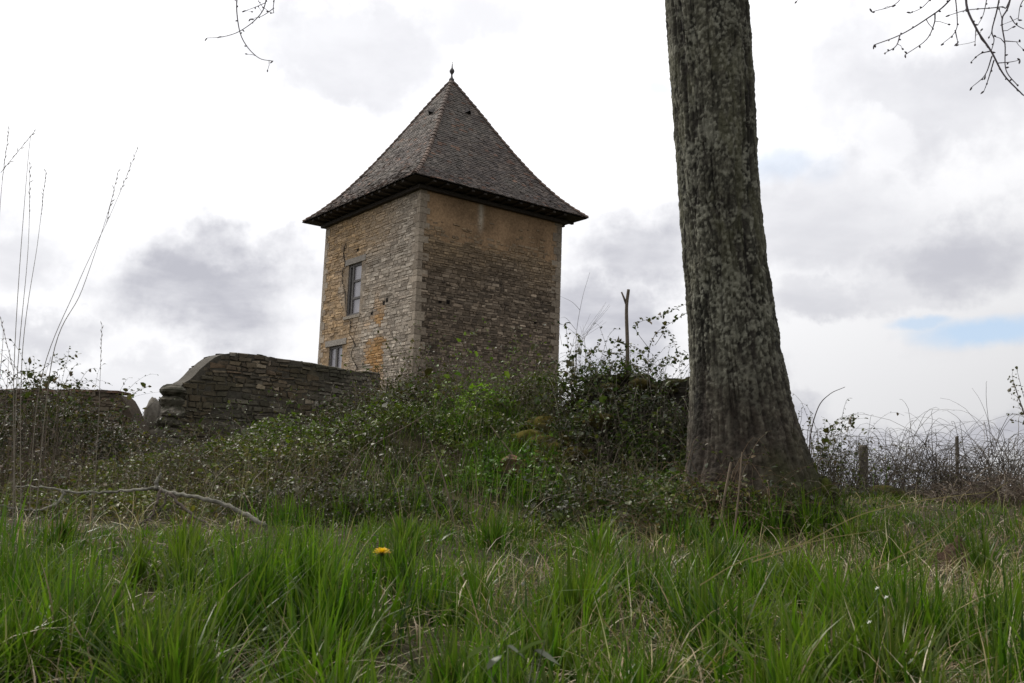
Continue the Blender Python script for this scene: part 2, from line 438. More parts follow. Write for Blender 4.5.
for A, ex, nr_, hl in ((TC, dl, nL, HOLES_L), (TC, dr, nR, HOLES_R)):
    for s, z in hl:
        mb = MB(); mb.box(A + s * ex + [0, 0, z] + nr_ * .004, ex * .055, nr_ * .006, [0, 0, .06], col=(.012, .010, .009)); mb.build('putlog_hole_shade', M_soil, t_wall)  # flat dark box on the wall, painted for the shade inside the opening
# dark strip down the left face, painted for the shade inside a fissure
mb = MB()
cpx = [(347, 243), (344, 252), (346, 262), (343, 275), (345, 290), (347, 312), (352, 322), (350, 334), (356, 345), (352, 356), (358, 368), (356, 378)]
cs = np.array([on_left(*p) for p in cpx]); cs = np.vstack([cs[i] + (cs[i + 1] - cs[i]) * k / 4 + rng.normal(0, .03, 2) * (k > 0) for i in range(len(cs) - 1) for k in range(4)])
cw = rng.uniform(.012, .035, len(cs))
G = np.stack([TC + (cs[:, 0] + sg * cw)[:, None] * dl + cs[:, 1][:, None] * np.array([0, 0, 1.]) + nL * .038 for sg in (-1, 1)], 1)
mb.grid(G, col=(.02, .017, .014)); mb.build('crack_shade', M_soil, t_wall)
# windows
zv = np.array([0, 0, 1.])
def window(w, kind):
    a, b, c, d = w; p = lambda s, z, k: TC + s * dl + z * zv - k * nL
    def bar(mb, s0, s1, z0, z1, k0, k1, col=(.15, .14, .135)):
        mb.box(p((s0 + s1) / 2, (z0 + z1) / 2, (k0 + k1) / 2), dl * (s1 - s0) / 2, nL * (k1 - k0) / 2, zv * (z1 - z0) / 2, col=col)
    mb = MB(); fw = .075
    bar(mb, a, a + fw, c, d, .04, .12); bar(mb, b - fw, b, c, d, .04, .12)
    bar(mb, a + fw, b - fw, c, c + fw, .042, .118); bar(mb, a + fw, b - fw, d - fw, d, .042, .118)
    if kind == 0:
        sm_ = a + (b - a) * .66
        bar(mb, sm_, sm_ + .08, c + fw, d - fw, .038, .11)
        bar(mb, sm_ + .08, b - fw, c + fw, d - fw, .16, .17, (.035, .033, .032))
        for k in (1, 2):
            zc = c + (d - c) * k / 3; bar(mb, a + fw, sm_, zc - .035, zc + .035, .046, .11)
        cells = [(a + fw, sm_, c + (d - c) * k / 3, c + (d - c) * (k + 1) / 3) for k in range(3)]
    else:
        sm_ = (a + b) / 2
        bar(mb, sm_ - .06, sm_ + .06, c + fw, d - fw, .038, .11)
        cells = [(a + fw, sm_ - .06, c, d), (sm_ + .06, b - fw, c, d)]
    root = mb.build('window', M_wood, tower)
    for ce in cells:
        m2 = MB(); bar(m2, ce[0] + .002, ce[1] - .002, ce[2] + .03, ce[3] - .03, .085, .092, (.30, .285, .31)); m2.build('pane', M_glass, root)
    m3 = MB(); bar(m3, a - .28, b + .26, d + .005, d + .20, -.035, .02, (.30, .27, .235)); m3.build('lintel', M_stone, root)
    m4 = MB(); bar(m4, a - .12, b + .12, c - .10, c - .003, -.045, .05, (.30, .26, .21)); m4.build('sill', M_stone, root)
window(W1, 0); window(W2, 1)

# roof
def lean(v):
    v = np.array(v, float); v[:, 0] += .13 * np.clip((v[:, 2] - ZE) / (ZA - ZE), 0, 1); return v
qs = np.array([0, .2, .363, .537, .71, .85, 1.0]); hs = np.array([1, .772, .575, .378, .205, .092, 0])
qf = np.linspace(0, 1, 400)
hf = np.interp(qf, qs, hs)
ker = np.ones(61) / 61; pad = np.concatenate([hf[0] + (hf[0] - hf[1:31])[::-1], hf, hf[-1] - (hf[-31:-1] - hf[-1])[::-1]])
hf = np.convolve(pad, ker, 'valid')[:400]; hf[0] = 1
HR_, HL_ = WR / 2 + OV, WL / 2 + OV
def zq(q): return ZE + (ZA - ZE) * np.interp(q, qf, hf)
arc = np.concatenate([[0], np.cumsum(np.hypot(np.diff(qf) * HR_, np.diff(zq(qf))))])
ncourse = int(arc[-1] / .105)
qc = np.interp(np.linspace(.18, arc[-1] + .03, ncourse + 1), arc, qf)
mb = MB()
for nd, td, Wn, Wt, shade in ((-dr, dl, HR_, HL_, 1.12), (dr, dl, HR_, HL_, 1.), (-dl, dr, HL_, HR_, 1.), (dl, dr, HL_, HR_, 1.)):  # left slope's tiles coloured lighter, sunlight put into the tile colour
    for k in range(ncourse):
        q0, q1 = qc[k], qc[k + 1] + .006
        w = q1 * Wt
        e = np.arange(-w - rng.uniform(0, .17), w + .17, .172) + rng.normal(0, .004)
        a, b = np.clip(e[:-1], -w, w), np.clip(e[1:] - .008, -w, w)
        ok = b - a > .02; a, b = a[ok], b[ok]; n = len(a)
        if not n: continue
        z0, z1 = zq(q0), zq(min(q1, 1)) - max(0, q1 - 1) * .8
        sl = np.array([nd[0] * (q1 - q0) * Wn, nd[1] * (q1 - q0) * Wn, z1 - z0]); sl /= np.linalg.norm(sl)
        nn = np.cross(td, sl); nn = nn if nn[2] > 0 else -nn
        lift = .022 + rng.normal(0, .006, (n, 1)); lf2 = .022 + rng.normal(0, .006, (n, 1))
        r0 = q0 / q1
        U0 = TM + nd * q0 * Wn + td * np.clip(a, -q0 * Wt, q0 * Wt)[:, None] + zv * z0; U1 = TM + nd * q0 * Wn + td * np.clip(b, -q0 * Wt, q0 * Wt)[:, None] + zv * z0
        sag = rng.normal(0, .007, (n, 1)) * sl
        D0 = TM + nd * q1 * Wn + td * a[:, None] + zv * z1 + nn * lift + sag; D1 = TM + nd * q1 * Wn + td * b[:, None] + zv * z1 + nn * lf2 + sag
        B0 = D0 - nn * .018; B1 = D1 - nn * .018
        mid = (a + b) / 2
        lich = sm(.5, .72, n2d(mid + 7 * Wn, np.full(n, k * .1), .9, 3, shade))[:, None]
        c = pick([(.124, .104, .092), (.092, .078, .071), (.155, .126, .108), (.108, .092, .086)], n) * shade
        c = c * (1 - .35 * lich) + np.array([.17, .16, .14]) * .35 * lich
        red = (rng.random(n) < .06)[:, None]; c = np.where(red, c * np.array([1.35, 1.0, .85]), c)
        V = np.stack([U0, U1, D1, D0, B1, B0], 1)
        Q = (np.array([(0, 1, 2, 3), (3, 2, 4, 5)])[None] + 6 * np.arange(n)[:, None, None]).reshape(-1, 4)
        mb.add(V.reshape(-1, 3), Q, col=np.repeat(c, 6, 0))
# boarding under the tiles
for k in range(0, 399, 6):
    q0, q1 = qf[k], qf[min(k + 6, 399)]
    for sg in ((1, 1, 1, -1), (1, -1, -1, -1), (-1, -1, -1, 1), (-1, 1, 1, 1)):
        pp = lambda q, a, b: TM + dr * a * q * HR_ + dl * b * q * HL_ + zv * (zq(q) - .012)
        mb.quads([[pp(q0, sg[0], sg[1]), pp(q0, sg[2], sg[3]), pp(q1, sg[2], sg[3]), pp(q1, sg[0], sg[1])]], (.05, .045, .04))
roof = mb.warp(lean).build('roof', M_tile, tower)
for sa, sb in ((-1, -1), (1, -1), (-1, 1), (1, 1)):
    mb = MB(); L = 0
    hp = np.array([TM + dr * sa * q * HR_ + dl * sb * q * HL_ + zv * (zq(q) + .03) for q in qf])
    al = np.concatenate([[0], np.cumsum(np.linalg.norm(np.diff(hp, axis=0), axis=1))])
    out = unit(dr * sa * HL_ + dl * sb * HR_)
    side = np.cross(out, zv)
    d = .10
    while d < al[-1] + .02:
        p0 = np.array([np.interp(d, al, hp[:, i]) for i in range(3)]); p1 = np.array([np.interp(d + .24, al, hp[:, i]) for i in range(3)])
        tg = unit(p1 - p0); nn = unit(np.cross(side, tg)); nn = nn if nn[2] > 0 else -nn
        th = np.linspace(0, np.pi, 7); jr = 1 + rng.normal(0, .06)
        G = []
        for p, r, lf in ((p0, .065, .0), (p1, .078 * jr, .014)):
            G.append(p + nn * (lf - .04) + side * (r * np.cos(th))[:, None] + nn * (r * np.sin(th))[:, None])
        c = pick([(.17, .115, .085), (.14, .10, .08), (.19, .135, .105)], 1)[0]
        f_ = np.clip(1.15 - d / al[-1], 0, 1); c = c * (1 - .6 * f_) + np.array([.11, .095, .085]) * .6 * f_
        mb.grid(np.array(G), col=c)
        e = G[1]; mb.add(np.vstack([e, p1[None] - nn * .04]), tris=[(i, i + 1, 7) for i in range(6)], col=c * .5)
        d += .215
    mb.warp(lean).build('hip_tiles', M_tile, roof)
# little vents high on the two visible slopes
for (px, py), nd, td, Wn in (((429, 114), -dr, dl, HR_), ((465, 114), -dl, dr, HL_)):
    bd = None
    for q in np.linspace(.1, .6, 400):
        # plane point search: the slope at q, nearest to the viewing ray
        d = ray(px, py); base = TM + nd * q * Wn; k = ((base - CAM) @ nd) / (d @ nd); p = CAM + d * k
        e = abs(p[2] - zq(q))
        if bd is None or e < bd[0]: bd = (e, p, q)
    p, q = bd[1], bd[2]
    sl = unit(nd * .02 * Wn + zv * (zq(q + .02) - zq(q))); nn = np.cross(td, sl); nn = nn if nn[2] > 0 else -nn
    mb = MB()
    a, b, c = p - td * .13 + nn * .03, p + td * .13 + nn * .03, p + nn * .17
    tl = -sl * .30
    mb.add([a, b, c, p + tl + nn * .03], tris=[(0, 2, 3), (2, 1, 3)], col=(.10, .09, .085))
    mb.add([a, b, c], tris=[(0, 1, 2)], col=(.008, .008, .008))
    mb.warp(lean).build('roof_vent', M_tile, roof)
mb = MB()                                     # wall plate, soffit boards and rafter tails
for A, ex, nr_, W, in ((TC, dl, nL, WL), (TC, dr, nR, WR), (TR, dl, dr, WL), (TL, dr, dl, WR)):
    mid = A + ex * W / 2
    mb.box(mid + nr_ * .075 + zv * 8.745, ex * (W / 2 + (.15 if ex is dl else .0)), nr_ * .075, zv * .055, col=(.05, .042, .036))
    for s in np.arange(.1, W, .46):
        mb.box(A + ex * s + nr_ * .30 + zv * 8.835, ex * .05, nr_ * .285, zv * .03, col=pick([(.06, .05, .042), (.045, .038, .033)], 1)[0])
i0 = [TM + dr * a * (WR / 2 - .05) + dl * b * (WL / 2 - .05) + zv * 8.86 for a, b in ((-1, -1), (1, -1), (1, 1), (-1, 1))]
i1 = [TM + dr * a * (HR_ - .02) + dl * b * (HL_ - .02) + zv * 8.868 for a, b in ((-1, -1), (1, -1), (1, 1), (-1, 1))]
for k in range(4): mb.quads([[i0[k], i0[(k + 1) % 4], i1[(k + 1) % 4], i1[k]]], (.05, .043, .038))
mb.build('eaves', M_wood, tower)
mb = MB(); prof = [(0, .09), (.06, .10), (.12, .05), (.20, .028), (.26, .035), (.31, .075), (.37, .09), (.43, .07), (.48, .03), (.52, .022), (.62, .014), (.72, .006)]
th = np.linspace(0, 2 * np.pi, 10, endpoint=False)
apx = TM + zv * (ZA - .04)
G = np.array([[apx + [r * math.cos(a), r * math.sin(a), z] for a in th] for z, r in prof])
mb.grid(G, col=(.06, .058, .06), wrap=True); mb.warp(lean).build('finial', M_metal, roof, smooth=True)

# ------------------------------------------------------------------ ruined walls
def boulder(mb, c, rx, ry, rz, col, seed, nseg=22, rough=.35, col2=None):
    th = np.linspace(0, 2 * np.pi, nseg, endpoint=False); ph = np.linspace(-np.pi / 2, np.pi / 2, nseg // 2 + 1)
    PH, TH = np.meshgrid(ph, th, indexing='ij')
    d = np.stack([np.cos(PH) * np.cos(TH), np.cos(PH) * np.sin(TH), np.sin(PH)], -1)
    nz = fbm(d * 1.7 + seed, 4); r = 1 + rough * (nz - .5) * 2
    G = np.asarray(c) + d * r[..., None] * np.array([rx, ry, rz])
    cc = np.asarray(col) if col2 is None else np.asarray(col) + (np.asarray(col2) - np.asarray(col)) * sm(.4, .6, fbm(d * 3 + seed + 9, 3))[..., None]
    mb.grid(G, col=np.broadcast_to(cc, G.shape).reshape(-1, 3), wrap=True)
def rubble_wall(root, A, B, thick, z0, topf, pal, name='wall', hr=(.045, .11), lr=(.08, .30), colmod=None):
    A = np.array([A[0], A[1], 0.]); B = np.array([B[0], B[1], 0.]); L = np.linalg.norm(B - A); ex = (B - A) / L
    nr_ = np.array([ex[1], -ex[0], 0])
    mb = MB()
    def cf(s, z):
        c = pick(pal, len(s))
        return colmod(s, z, c) if colmod else c
    stone_face(mb, A, ex, nr_, 0, L, z0, float(np.max(topf(np.linspace(0, L, 200)))), cf, top=topf, hr=hr, lr=lr, proud=(.0, .035), jit=.026)
    Bk = A - nr_ * thick
    stone_face(mb, Bk, ex, -nr_, 0, L, z0, float(np.max(topf(np.linspace(0, L, 200)))), cf, top=topf, hr=hr, lr=lr, proud=(.0, .035), jit=.026)
    stone_face(mb, A - nr_ * thick, nr_, -ex, 0, thick, z0, float(topf(np.array([0.]))[0]), cf, top=lambda s: topf(0 * s), hr=hr, lr=lr, proud=(.0, .035), jit=.026)
    stone_face(mb, B - nr_ * thick, nr_, ex, 0, thick, z0, float(topf(np.array([L]))[0]), cf, top=lambda s: topf(0 * s + L), hr=hr, lr=lr, proud=(.0, .035), jit=.026)
    ss = np.linspace(0, L, int(L / .08)); tp = topf(ss)
    cc = np.clip(np.asarray(pal).mean(0) * .5, 0, 1)
    f = A + ss[:, None] * ex; b = f - nr_ * thick
    G = np.stack([f + zv * z0, f + zv * (tp - .03)[:, None], b + zv * (tp - .03)[:, None], b + zv * z0], 1)
    mb.grid(G, col=cc)
    mb.quads([G[0], G[-1]], cc)
    o = mb.build(name, M_stone, root)
    return o, A, ex, nr_, L
def cap_moss(root, A, ex, nr_, L, thick, topf, name, mt, pal, hgt=.05, w_extra=.05, step=.05, s0=0., s1=None):
    s1 = L if s1 is None else s1
    ss = np.arange(s0, s1, step); k = 9; u = np.linspace(0, 1, k)
    S, U = np.meshgrid(ss, u, indexing='ij')
    dep = -w_extra + U * (thick + 2 * w_extra)
    nz = fbm(np.stack([S * 5, U * 4, S * 0 + 2.2], -1), 3)
    zz_ = topf(S) + hgt * np.sin(np.pi * U) + .10 * (nz - .5) - .05 * (U < .06) - .08 * (U == 0) - .08 * (U == 1)
    G = A + S[..., None] * ex - dep[..., None] * nr_ + zz_[..., None] * zv
    c = pick(pal, 1)[0] * 0 + np.asarray(pal)[0] * (1 - nz[..., None]) + np.asarray(pal)[1] * nz[..., None]
    mb = MB(); mb.grid(G, col=c.reshape(-1, 3)); return mb.build(name, mt, root, smooth=True)
PAL_W = [(.135, .12, .092), (.095, .085, .066), (.18, .16, .125), (.11, .10, .078), (.25, .225, .185)]
# curved-top wall running from the gap back towards the tower
WA = P(174, 400, 15.0); WB = P(380, 380, 18.0)
LW = math.hypot(WB[0] - WA[0], WB[1] - WA[1])
prof_px = [(176, 388), (184, 381), (192, 378), (202, 366), (212, 357), (222, 352.5), (232, 351.5), (250, 353), (275, 356), (300, 360), (330, 365), (352, 369), (376, 373)]
exw = np.array([WB[0] - WA[0], WB[1] - WA[1], 0]) / LW; nw = np.array([exw[1], -exw[0], 0])
pts = []
for px, py in prof_px:
    d = ray(px, py); k = ((np.array([WA[0], WA[1], 0]) - CAM) @ nw) / (d @ nw); p = CAM + d * k
    pts.append(((p - WA)[:2] @ exw[:2], p[2]))
pts = np.array(pts)
topw = lambda s: np.interp(s, pts[:, 0], pts[:, 1]) + .07 * (n2d(np.asarray(s, float), 0 * np.asarray(s, float), 3.5, 3, 77.) - .5)
rw = thing('ruined_wall', 'long ruined stone wall with a rounded mossy top, running back to the tower', 'wall', [WA[0], WA[1], H(WA[0], WA[1])])
def cmw(s, z, c):
    w = (sm(.42, .6, n2d(s, z, .9, 3, 8.)) * sm(2.5, 2.1, z))[:, None]
    och = pick([(.17, .115, .07), (.13, .10, .07), (.19, .145, .09)], len(s))
    c = c * (1 - .75 * w) + och * .75 * w
    dk = sm(.40, .6, n2d(s, z, 1.3, 3, 31.))[:, None]
    c = c * np.where(rng.random((len(s), 1)) < .10, 1.9, .85)
    return c * (1 - dk * .55) + np.array([.045, .046, .028]) * dk * .55
_, A_, ex_, n_, L_ = rubble_wall(rw, WA, WB, .42, .2, topw, PAL_W, colmod=cmw)
mb = MB()                                    # loose moss cushions along its top
for k in range(46):
    ss_ = rng.uniform(1.5, L_ - .1); dd_ = rng.uniform(.05, .37); r_ = rng.uniform(.04, .09)
    boulder(mb, A_ + ex_ * ss_ - n_ * dd_ + zv * (float(topw(np.array([ss_]))[0]) - .025), r_ * 1.4, r_, r_ * .45, (.05, .046, .022), k * 1.7, 12, .6, (.028, .03, .014))
mb.build('moss', M_moss, rw, smooth=True)
mb = MB()    # squared end pier of the wall
pc = P(166.5, 400, 14.9)
zt = P(166, 383, 14.9)[2]
nb_ = 9
for k in range(nb_):
    zc_ = .25 + (zt - .12 - .25) * k / (nb_ - 1)
    boulder(mb, [pc[0] + .03 + rng.normal(0, .012), pc[1] + .2, zc_], .205 * rng.uniform(.9, 1.08), .27, .135, pick(PAL_W, 1)[0] * .9, 40 + k * 3.1, col2=(.05, .048, .032), rough=.3)
mb.build('end_pier', M_stone, rw)

mb = MB(); c = P(151, 415, 17.5)
boulder(mb, c + [0.05, 0, -.05], .17, .24, .34, (.17, .155, .13), 3.3, col2=(.09, .08, .065))
boulder(mb, c + [.06, 0, -.6], .22, .28, .42, (.10, .09, .07), 5.3)
boulder(mb, c + [.06, 0, -1.2], .25, .3, .42, (.09, .08, .065), 6.3)
tag(mb.build('stone_stump', M_stone, loc=[c[0], c[1], H(c[0], c[1])], smooth=True), 'pale rounded stump of stone in the gap, just left of the long wall end', 'stone')

# overgrown wall at far left with a sloping broken end
OA = P(-150, 400, 15.5); OB = P(143, 400, 15.5); LO = OB[0] - OA[0]
zt_ = P(60, 391, 15.5)[2]
xs_ = [(P(px, py, 15.5)[0] - OA[0], P(px, py, 15.5)[2]) for px, py in ((-150, 385), (60, 391), (100, 393), (121, 394), (129, 408), (143, 436))]
xs_ = np.array(xs_); topo = lambda s: np.interp(s, xs_[:, 0], xs_[:, 1]) + .16 * (n2d(np.asarray(s, float), 0 * np.asarray(s, float), 2.2, 3, 55.) - .5)
ob = thing('broken_wall', 'low broken stone wall with a sloping end and tiles along its top, half hidden by brambles', 'wall', [OA[0], OA[1], H(OA[0], OA[1])])
_, A_, ex_, n_, L_ = rubble_wall(ob, OA, OB, .5, .1, topo, [(.15, .12, .085), (.11, .09, .065), (.19, .15, .11), (.13, .09, .06)])
mb = MB()
for s in np.arange(xs_[3, 0] - 1.5, xs_[3, 0] - .12, .21):
    z = float(topo(np.array([s]))[0])
    c0 = pick([(.20, .11, .065), (.15, .09, .06), (.11, .08, .06)], 1)[0] * (1.0 if s < xs_[2, 0] else 1.4)
    mb.box(A_ + ex_ * (s + .1) - n_ * .25 + zv * (z - .002) + rng.normal(0, .008, 3), ex_ * .10, n_ * .27, zv * .022 + ex_ * .004, col=c0 * .8)
mb.build('coping_tiles', M_tile, ob)

# mossy wall between the tower and the tree
MA = P(562, 400, 9.9); MBp = P(712, 400, 9.3); LM = math.hypot(MBp[0] - MA[0], MBp[1] - MA[1])
mz = [P(px, py, 9.6)[2] for px, py in ((562, 418), (575, 396), (600, 378), (640, 377), (690, 378), (712, 384))]
ms = np.array([0, .09, .25, .52, .85, 1.]) * LM
topm = lambda s: np.interp(s, ms, mz) - .06 + .34 * (n2d(np.asarray(s, float), 0 * np.asarray(s, float), 3.0, 3, 1.) - .5)
mw = thing('mossy_wall', 'dark dry stone wall capped with moss and grown over with ivy, beside the big trunk', 'wall', [MA[0], MA[1], H(MA[0], MA[1])])
PAL_M = [(.055, .048, .034), (.04, .036, .028), (.08, .07, .05), (.05, .055, .028)]
_, A_, ex_, n_, L_ = rubble_wall(mw, MA, MBp, .6, .2, topm, PAL_M, hr=(.08, .2), lr=(.14, .4))
mb = MB()
for k in range(60):
    ss_ = rng.uniform(.0, L_); dd_ = rng.uniform(-.02, .6); r_ = rng.uniform(.06, .16)
    boulder(mb, A_ + ex_ * ss_ - n_ * dd_ + zv * (float(topm(np.array([ss_]))[0]) - rng.uniform(.0, .07)), r_ * 1.2, r_, r_ * .55, (.055, .05, .018), k * 2.3, 14, .7, (.025, .026, .011))
mb.build('moss', M_moss, mw, smooth=True)
mb = MB()
for px, py, Y_, s_ in ((582, 418, 9.5, .12), (597, 412, 9.45, .10), (575, 440, 9.2, .13), (640, 385, 9.4, .14), (610, 388, 9.5, .12)):
    boulder(mb, P(px, py, Y_), s_ * .85, s_ * .6, s_ * .45, (.085, .068, .018), px * .13, col2=(.04, .036, .014))
mb.build('moss_cushions', M_moss, mw, smooth=True)
mb = MB()
for k, (px, py, Y_, r_) in enumerate(((545, 428, 9.6, .16), (527, 442, 9.2, .13), (558, 446, 9.0, .16), (540, 466, 8.6, .14), (572, 458, 8.8, .13), (598, 420, 9.0, .11))):
    boulder(mb, P(px, py, Y_), r_ * 1.3, r_, r_ * .8, (.13, .105, .022), 60 + k * 2.7, 26, .8, (.06, .05, .02))
    if k == 5: break
tag(mb.build('moss_mound', M_moss, loc=P(550, 470, 9.5), smooth=True), 'yellow-green moss cushions between the orange stone and the mossy wall', 'moss', kind='stuff')
mb = MB(); c = P(509, 466, 8.3)
boulder(mb, c, .12, .09, .085, (.19, .10, .055), 2.9, 12, 1.1, (.07, .055, .035)); tag(mb.build('orange_stone', M_stone, loc=c - [0, 0, .08]), 'small orange-brown stone lodged in the overgrown bank', 'stone')
for px, py, Y_, r, lab in ((885, 496, 10.6, .17, 'yellow-green mossy stone at the foot of the wire fence, right of the wooden post'),):
    mb = MB(); c = P(px, py, Y_); boulder(mb, c, r * 1.3, r, r * .7, (.10, .085, .025), 1.7, col2=(.05, .05, .02))
    tag(mb.build('mossy_stone', M_moss, loc=c - [0, 0, .1], smooth=True), lab, 'stone')

# ------------------------------------------------------------------ big tree
TY = 7.0
rows = [(-120, 655, 741), (0, 665, 748.5), (80, 671, 752.5), (200, 680, 758), (300, 688, 770), (380, 692, 783), (430, 691, 794), (470, 689, 807), (500, 684, 818), (525, 680, 826)]
cl = []; rad = []
for y, a, b in rows:
    cl.append(P((a + b) / 2, y, TY)); rad.append((P(b, y, TY) - P(a, y, TY))[0] / 2)
cl = np.array(cl)[::-1]; rad = np.array(rad)[::-1]
# continue above the frame
cl = np.vstack([cl, cl[-1] + [-.16, .1, 1.4], cl[-1] + [-.25, .2, 2.6]]); rad = np.concatenate([rad, [rad[-1] * .93, rad[-1] * .84]])
zz_ = cl[:, 2]
zs = np.linspace(zz_[0] - .10, zz_[-1], 800); nth = 300
cx = np.interp(zs, zz_, cl[:, 0]); cy = np.interp(zs, zz_, cl[:, 1]); rr = np.interp(zs, zz_, rad)
k9 = np.ones(61) / 61
def smooth(v): return np.convolve(np.concatenate([np.full(30, v[0]) , v, np.full(30, v[-1])]), k9, 'valid')
cx, cy, rr = smooth(cx), smooth(cy), smooth(rr)
th = np.linspace(0, 2 * np.pi, nth, endpoint=False)
Zg, Tg = np.meshgrid(zs, th, indexing='ij')
cth, sth = np.cos(Tg), np.sin(Tg)
zr = zs - zs[0]
cyl = np.stack([cth * 1.0, sth * 1.0, Zg * .5], -1)
fl = np.exp(-zr / .42)[:, None]
lob = .10 * np.cos(5 * Tg + .7) + .22 * np.maximum(0, np.cos(Tg + .35)) ** 6 + .10 * np.maximum(0, np.cos(Tg - 2.9)) ** 6 + .16 * np.maximum(0, np.cos(Tg + 1.25)) ** 8 + .12 * np.maximum(0, np.cos(Tg + 2.2)) ** 8
shape = 1 + .035 * (fbm(cyl * 1.3, 3) - .5) * 2 + fl * lob + .03 * np.cos(2 * Tg + Zg * .6)
def worley(p, jseed=0):
    i0_ = np.floor(p).astype(int); f1 = np.full(p.shape[:-1], 9.); f2 = f1.copy(); idv = f1.copy()
    for dx in (-1, 0, 1):
        for dy in (-1, 0, 1):
            for dz in (-1, 0, 1):
                c = (i0_ + [dx, dy, dz]); q = c & 255
                h1 = _perm[(_perm[(_perm[q[..., 0]] + q[..., 1]) & 255] + q[..., 2] + jseed) & 255]
                ft = c + np.stack([_val[h1], _val[(h1 + 71) & 255], _val[(h1 + 153) & 255]], -1)
                d = np.linalg.norm(p - ft, axis=-1)
                nw_ = d < f1; f2 = np.where(nw_, f1, np.minimum(f2, d)); idv = np.where(nw_, _val[(h1 + 33) & 255], idv); f1 = np.where(nw_, d, f1)
    return f1, f2, idv
wp = np.stack([cth, sth, Zg * .85], -1)
wp = wp + .05 * (np.stack([fbm(wp * 4, 2), fbm(wp * 4 + 7, 2), fbm(wp * 4 + 13, 2)], -1) - .5)
f1, f2, idv = worley(wp * np.array([11, 11, 21.]))
edge = np.exp(-((f2 - f1) / .10) ** 2)
g1, g2, idv2 = worley(wp * np.array([17, 17, 46]) + 31., 9)
edge2 = np.exp(-((g2 - g1) / .12) ** 2)
fur = fbm(np.stack([cth * 3.2, sth * 3.2, Zg * .55 + .2 * np.sin(Tg * 2)], -1), 3); fur = np.abs(fur - .5) * 2
fur2 = np.abs(fbm(np.stack([cth * 6, sth * 6, Zg * .9 + .3 * np.sin(Tg * 3)], -1) + 80, 3) - .5) * 2
groove = np.maximum(np.exp(-(fur / .06) ** 2), .7 * np.exp(-(fur2 / .06) ** 2))
mid_ = fbm(np.stack([cth * 8, sth * 8, Zg * 6], -1), 4)
disp = -.022 * groove + .006 * (idv - .5) - .004 * edge + .005 * (idv2 - .5) - .002 * edge2 + .030 * (mid_ - .5)
rg = rr[:, None] * shape + disp
G = np.stack([cx[:, None] + cth * rg, cy[:, None] + sth * rg, Zg], -1)
grey = np.array([.112, .108, .080]); dark_ = np.array([.035, .030, .026]); lic = np.array([.29, .285, .225]); yel = np.array([.14, .14, .07]); mossc = np.array([.045, .05, .015]); brn = np.array([.055, .042, .033])
nA = (fbm(np.stack([cth * 3, sth * 3, Zg * 1.9], -1) + 4, 5)[..., None] - .5) * 1.5 + .5
nA = np.clip(nA, .05, 1.1)
nB = fbm(np.stack([cth * 9, sth * 9, Zg * 9], -1) + 11, 3)[..., None]
nC = fbm(np.stack([cth * 4, sth * 4, Zg * 3.5], -1) + 23, 4)[..., None]
col = grey * (.35 + 1.3 * nA) * (.65 + .7 * idv[..., None]) * (.5 + 1.0 * idv2[..., None])
col = col + (dark_ - col) * np.clip(groove * .8 + edge * .35 + edge2 * .30, 0, .95)[..., None]
hz = (Zg - zs[0])[..., None]
hiw = sm(.6, 1.8, hz)
dkp = sm(.56, .66, fbm(np.stack([cth * 5, sth * 5, Zg * 2.2], -1) + 41, 4))[..., None]
col = col * (1 - .6 * dkp)
nD = fbm(np.stack([cth * 2.6, sth * 2.6, Zg * 8.0], -1) + 63, 5)[..., None]
lw = sm(.52, .62, nD * .75 + idv2[..., None] * .25) * (.12 + .55 * hiw)
col = col + (lic - col) * lw
facing = np.clip(-sth * .85 + cth * .1, 0, 1)[..., None]
col = col + (np.array([.125, .122, .075]) - col) * sm(.56, .70, nC + .12 * facing - .03) * sm(1.5, 2.4, hz) * sm(4.2, 3.4, hz) * .55
fk = sm(.84, .90, idv2)[..., None] * (1 - edge2[..., None]) * sm(.42, .55, nA); col = col + (lic * .9 - col) * fk * (.2 + .5 * hiw)
col = col * .85
low = sm(1.6, .3, hz)
col = col + (brn * (.35 + 1.3 * nA) * (.7 + .6 * idv[..., None]) - col) * low * .85
mo = sm(.9, .15, hz + .5 * (nC - .5)) * sm(-.2, .7, cth * .9 - sth * .2)[..., None]
col = col + (mossc - col) * np.clip(mo, 0, 1) * .85
mb = MB(); mb.grid(G, col=np.clip(col, .01, .5).reshape(-1, 3), wrap=True)
tb = [cx[0], cy[0], float(H(cx[0], cy[0]))]
tree = thing('large_tree', 'tall lichen-spotted tree with a thick leaning trunk and hanging budded twigs', 'tree', tb)
mb.build('trunk', M_bark, tree, smooth=True)
mb = MB()
for px, py, Y_, r in ((801, 446, 6.9, .055), (807, 460, 6.88, .07), (815, 475, 6.85, .085), (826, 489, 6.8, .09), (836, 499, 6.8, .08), (815, 500, 6.7, .09)):
    boulder(mb, P(px, py, Y_) + [-.03, .02, 0], r * .8, r, r * 1.0, (.075, .085, .018), px * .31, col2=(.03, .03, .013), rough=.8)
mb.build('root_moss', M_moss, tree, smooth=True)
tt_ = np.array([cx[-1], cy[-1], zs[-1]])
def knots(pts, n=16): return spline(pts, n)
budc = (.085, .07, .075)
def limb(pts, r0, r1, nm='limb'):
    mb = MB(); p = knots(pts, 14); mb.tube(p, r0, r1, 10, col=(.11, .10, .085)); return mb.build(nm, M_bark, tree, smooth=True)
limb([tt_ - [0, 0, .35], tt_ + [-.5, -.3, .9], tt_ + [-1.3, -.8, 1.9], tt_ + [-2.4, -1.4, 2.6]], .22, .06)
limb([tt_ - [0, 0, .35], tt_ + [.4, .3, 1.0], tt_ + [.8, .2, 2.4], tt_ + [1.0, .1, 4.2]], .24, .07)
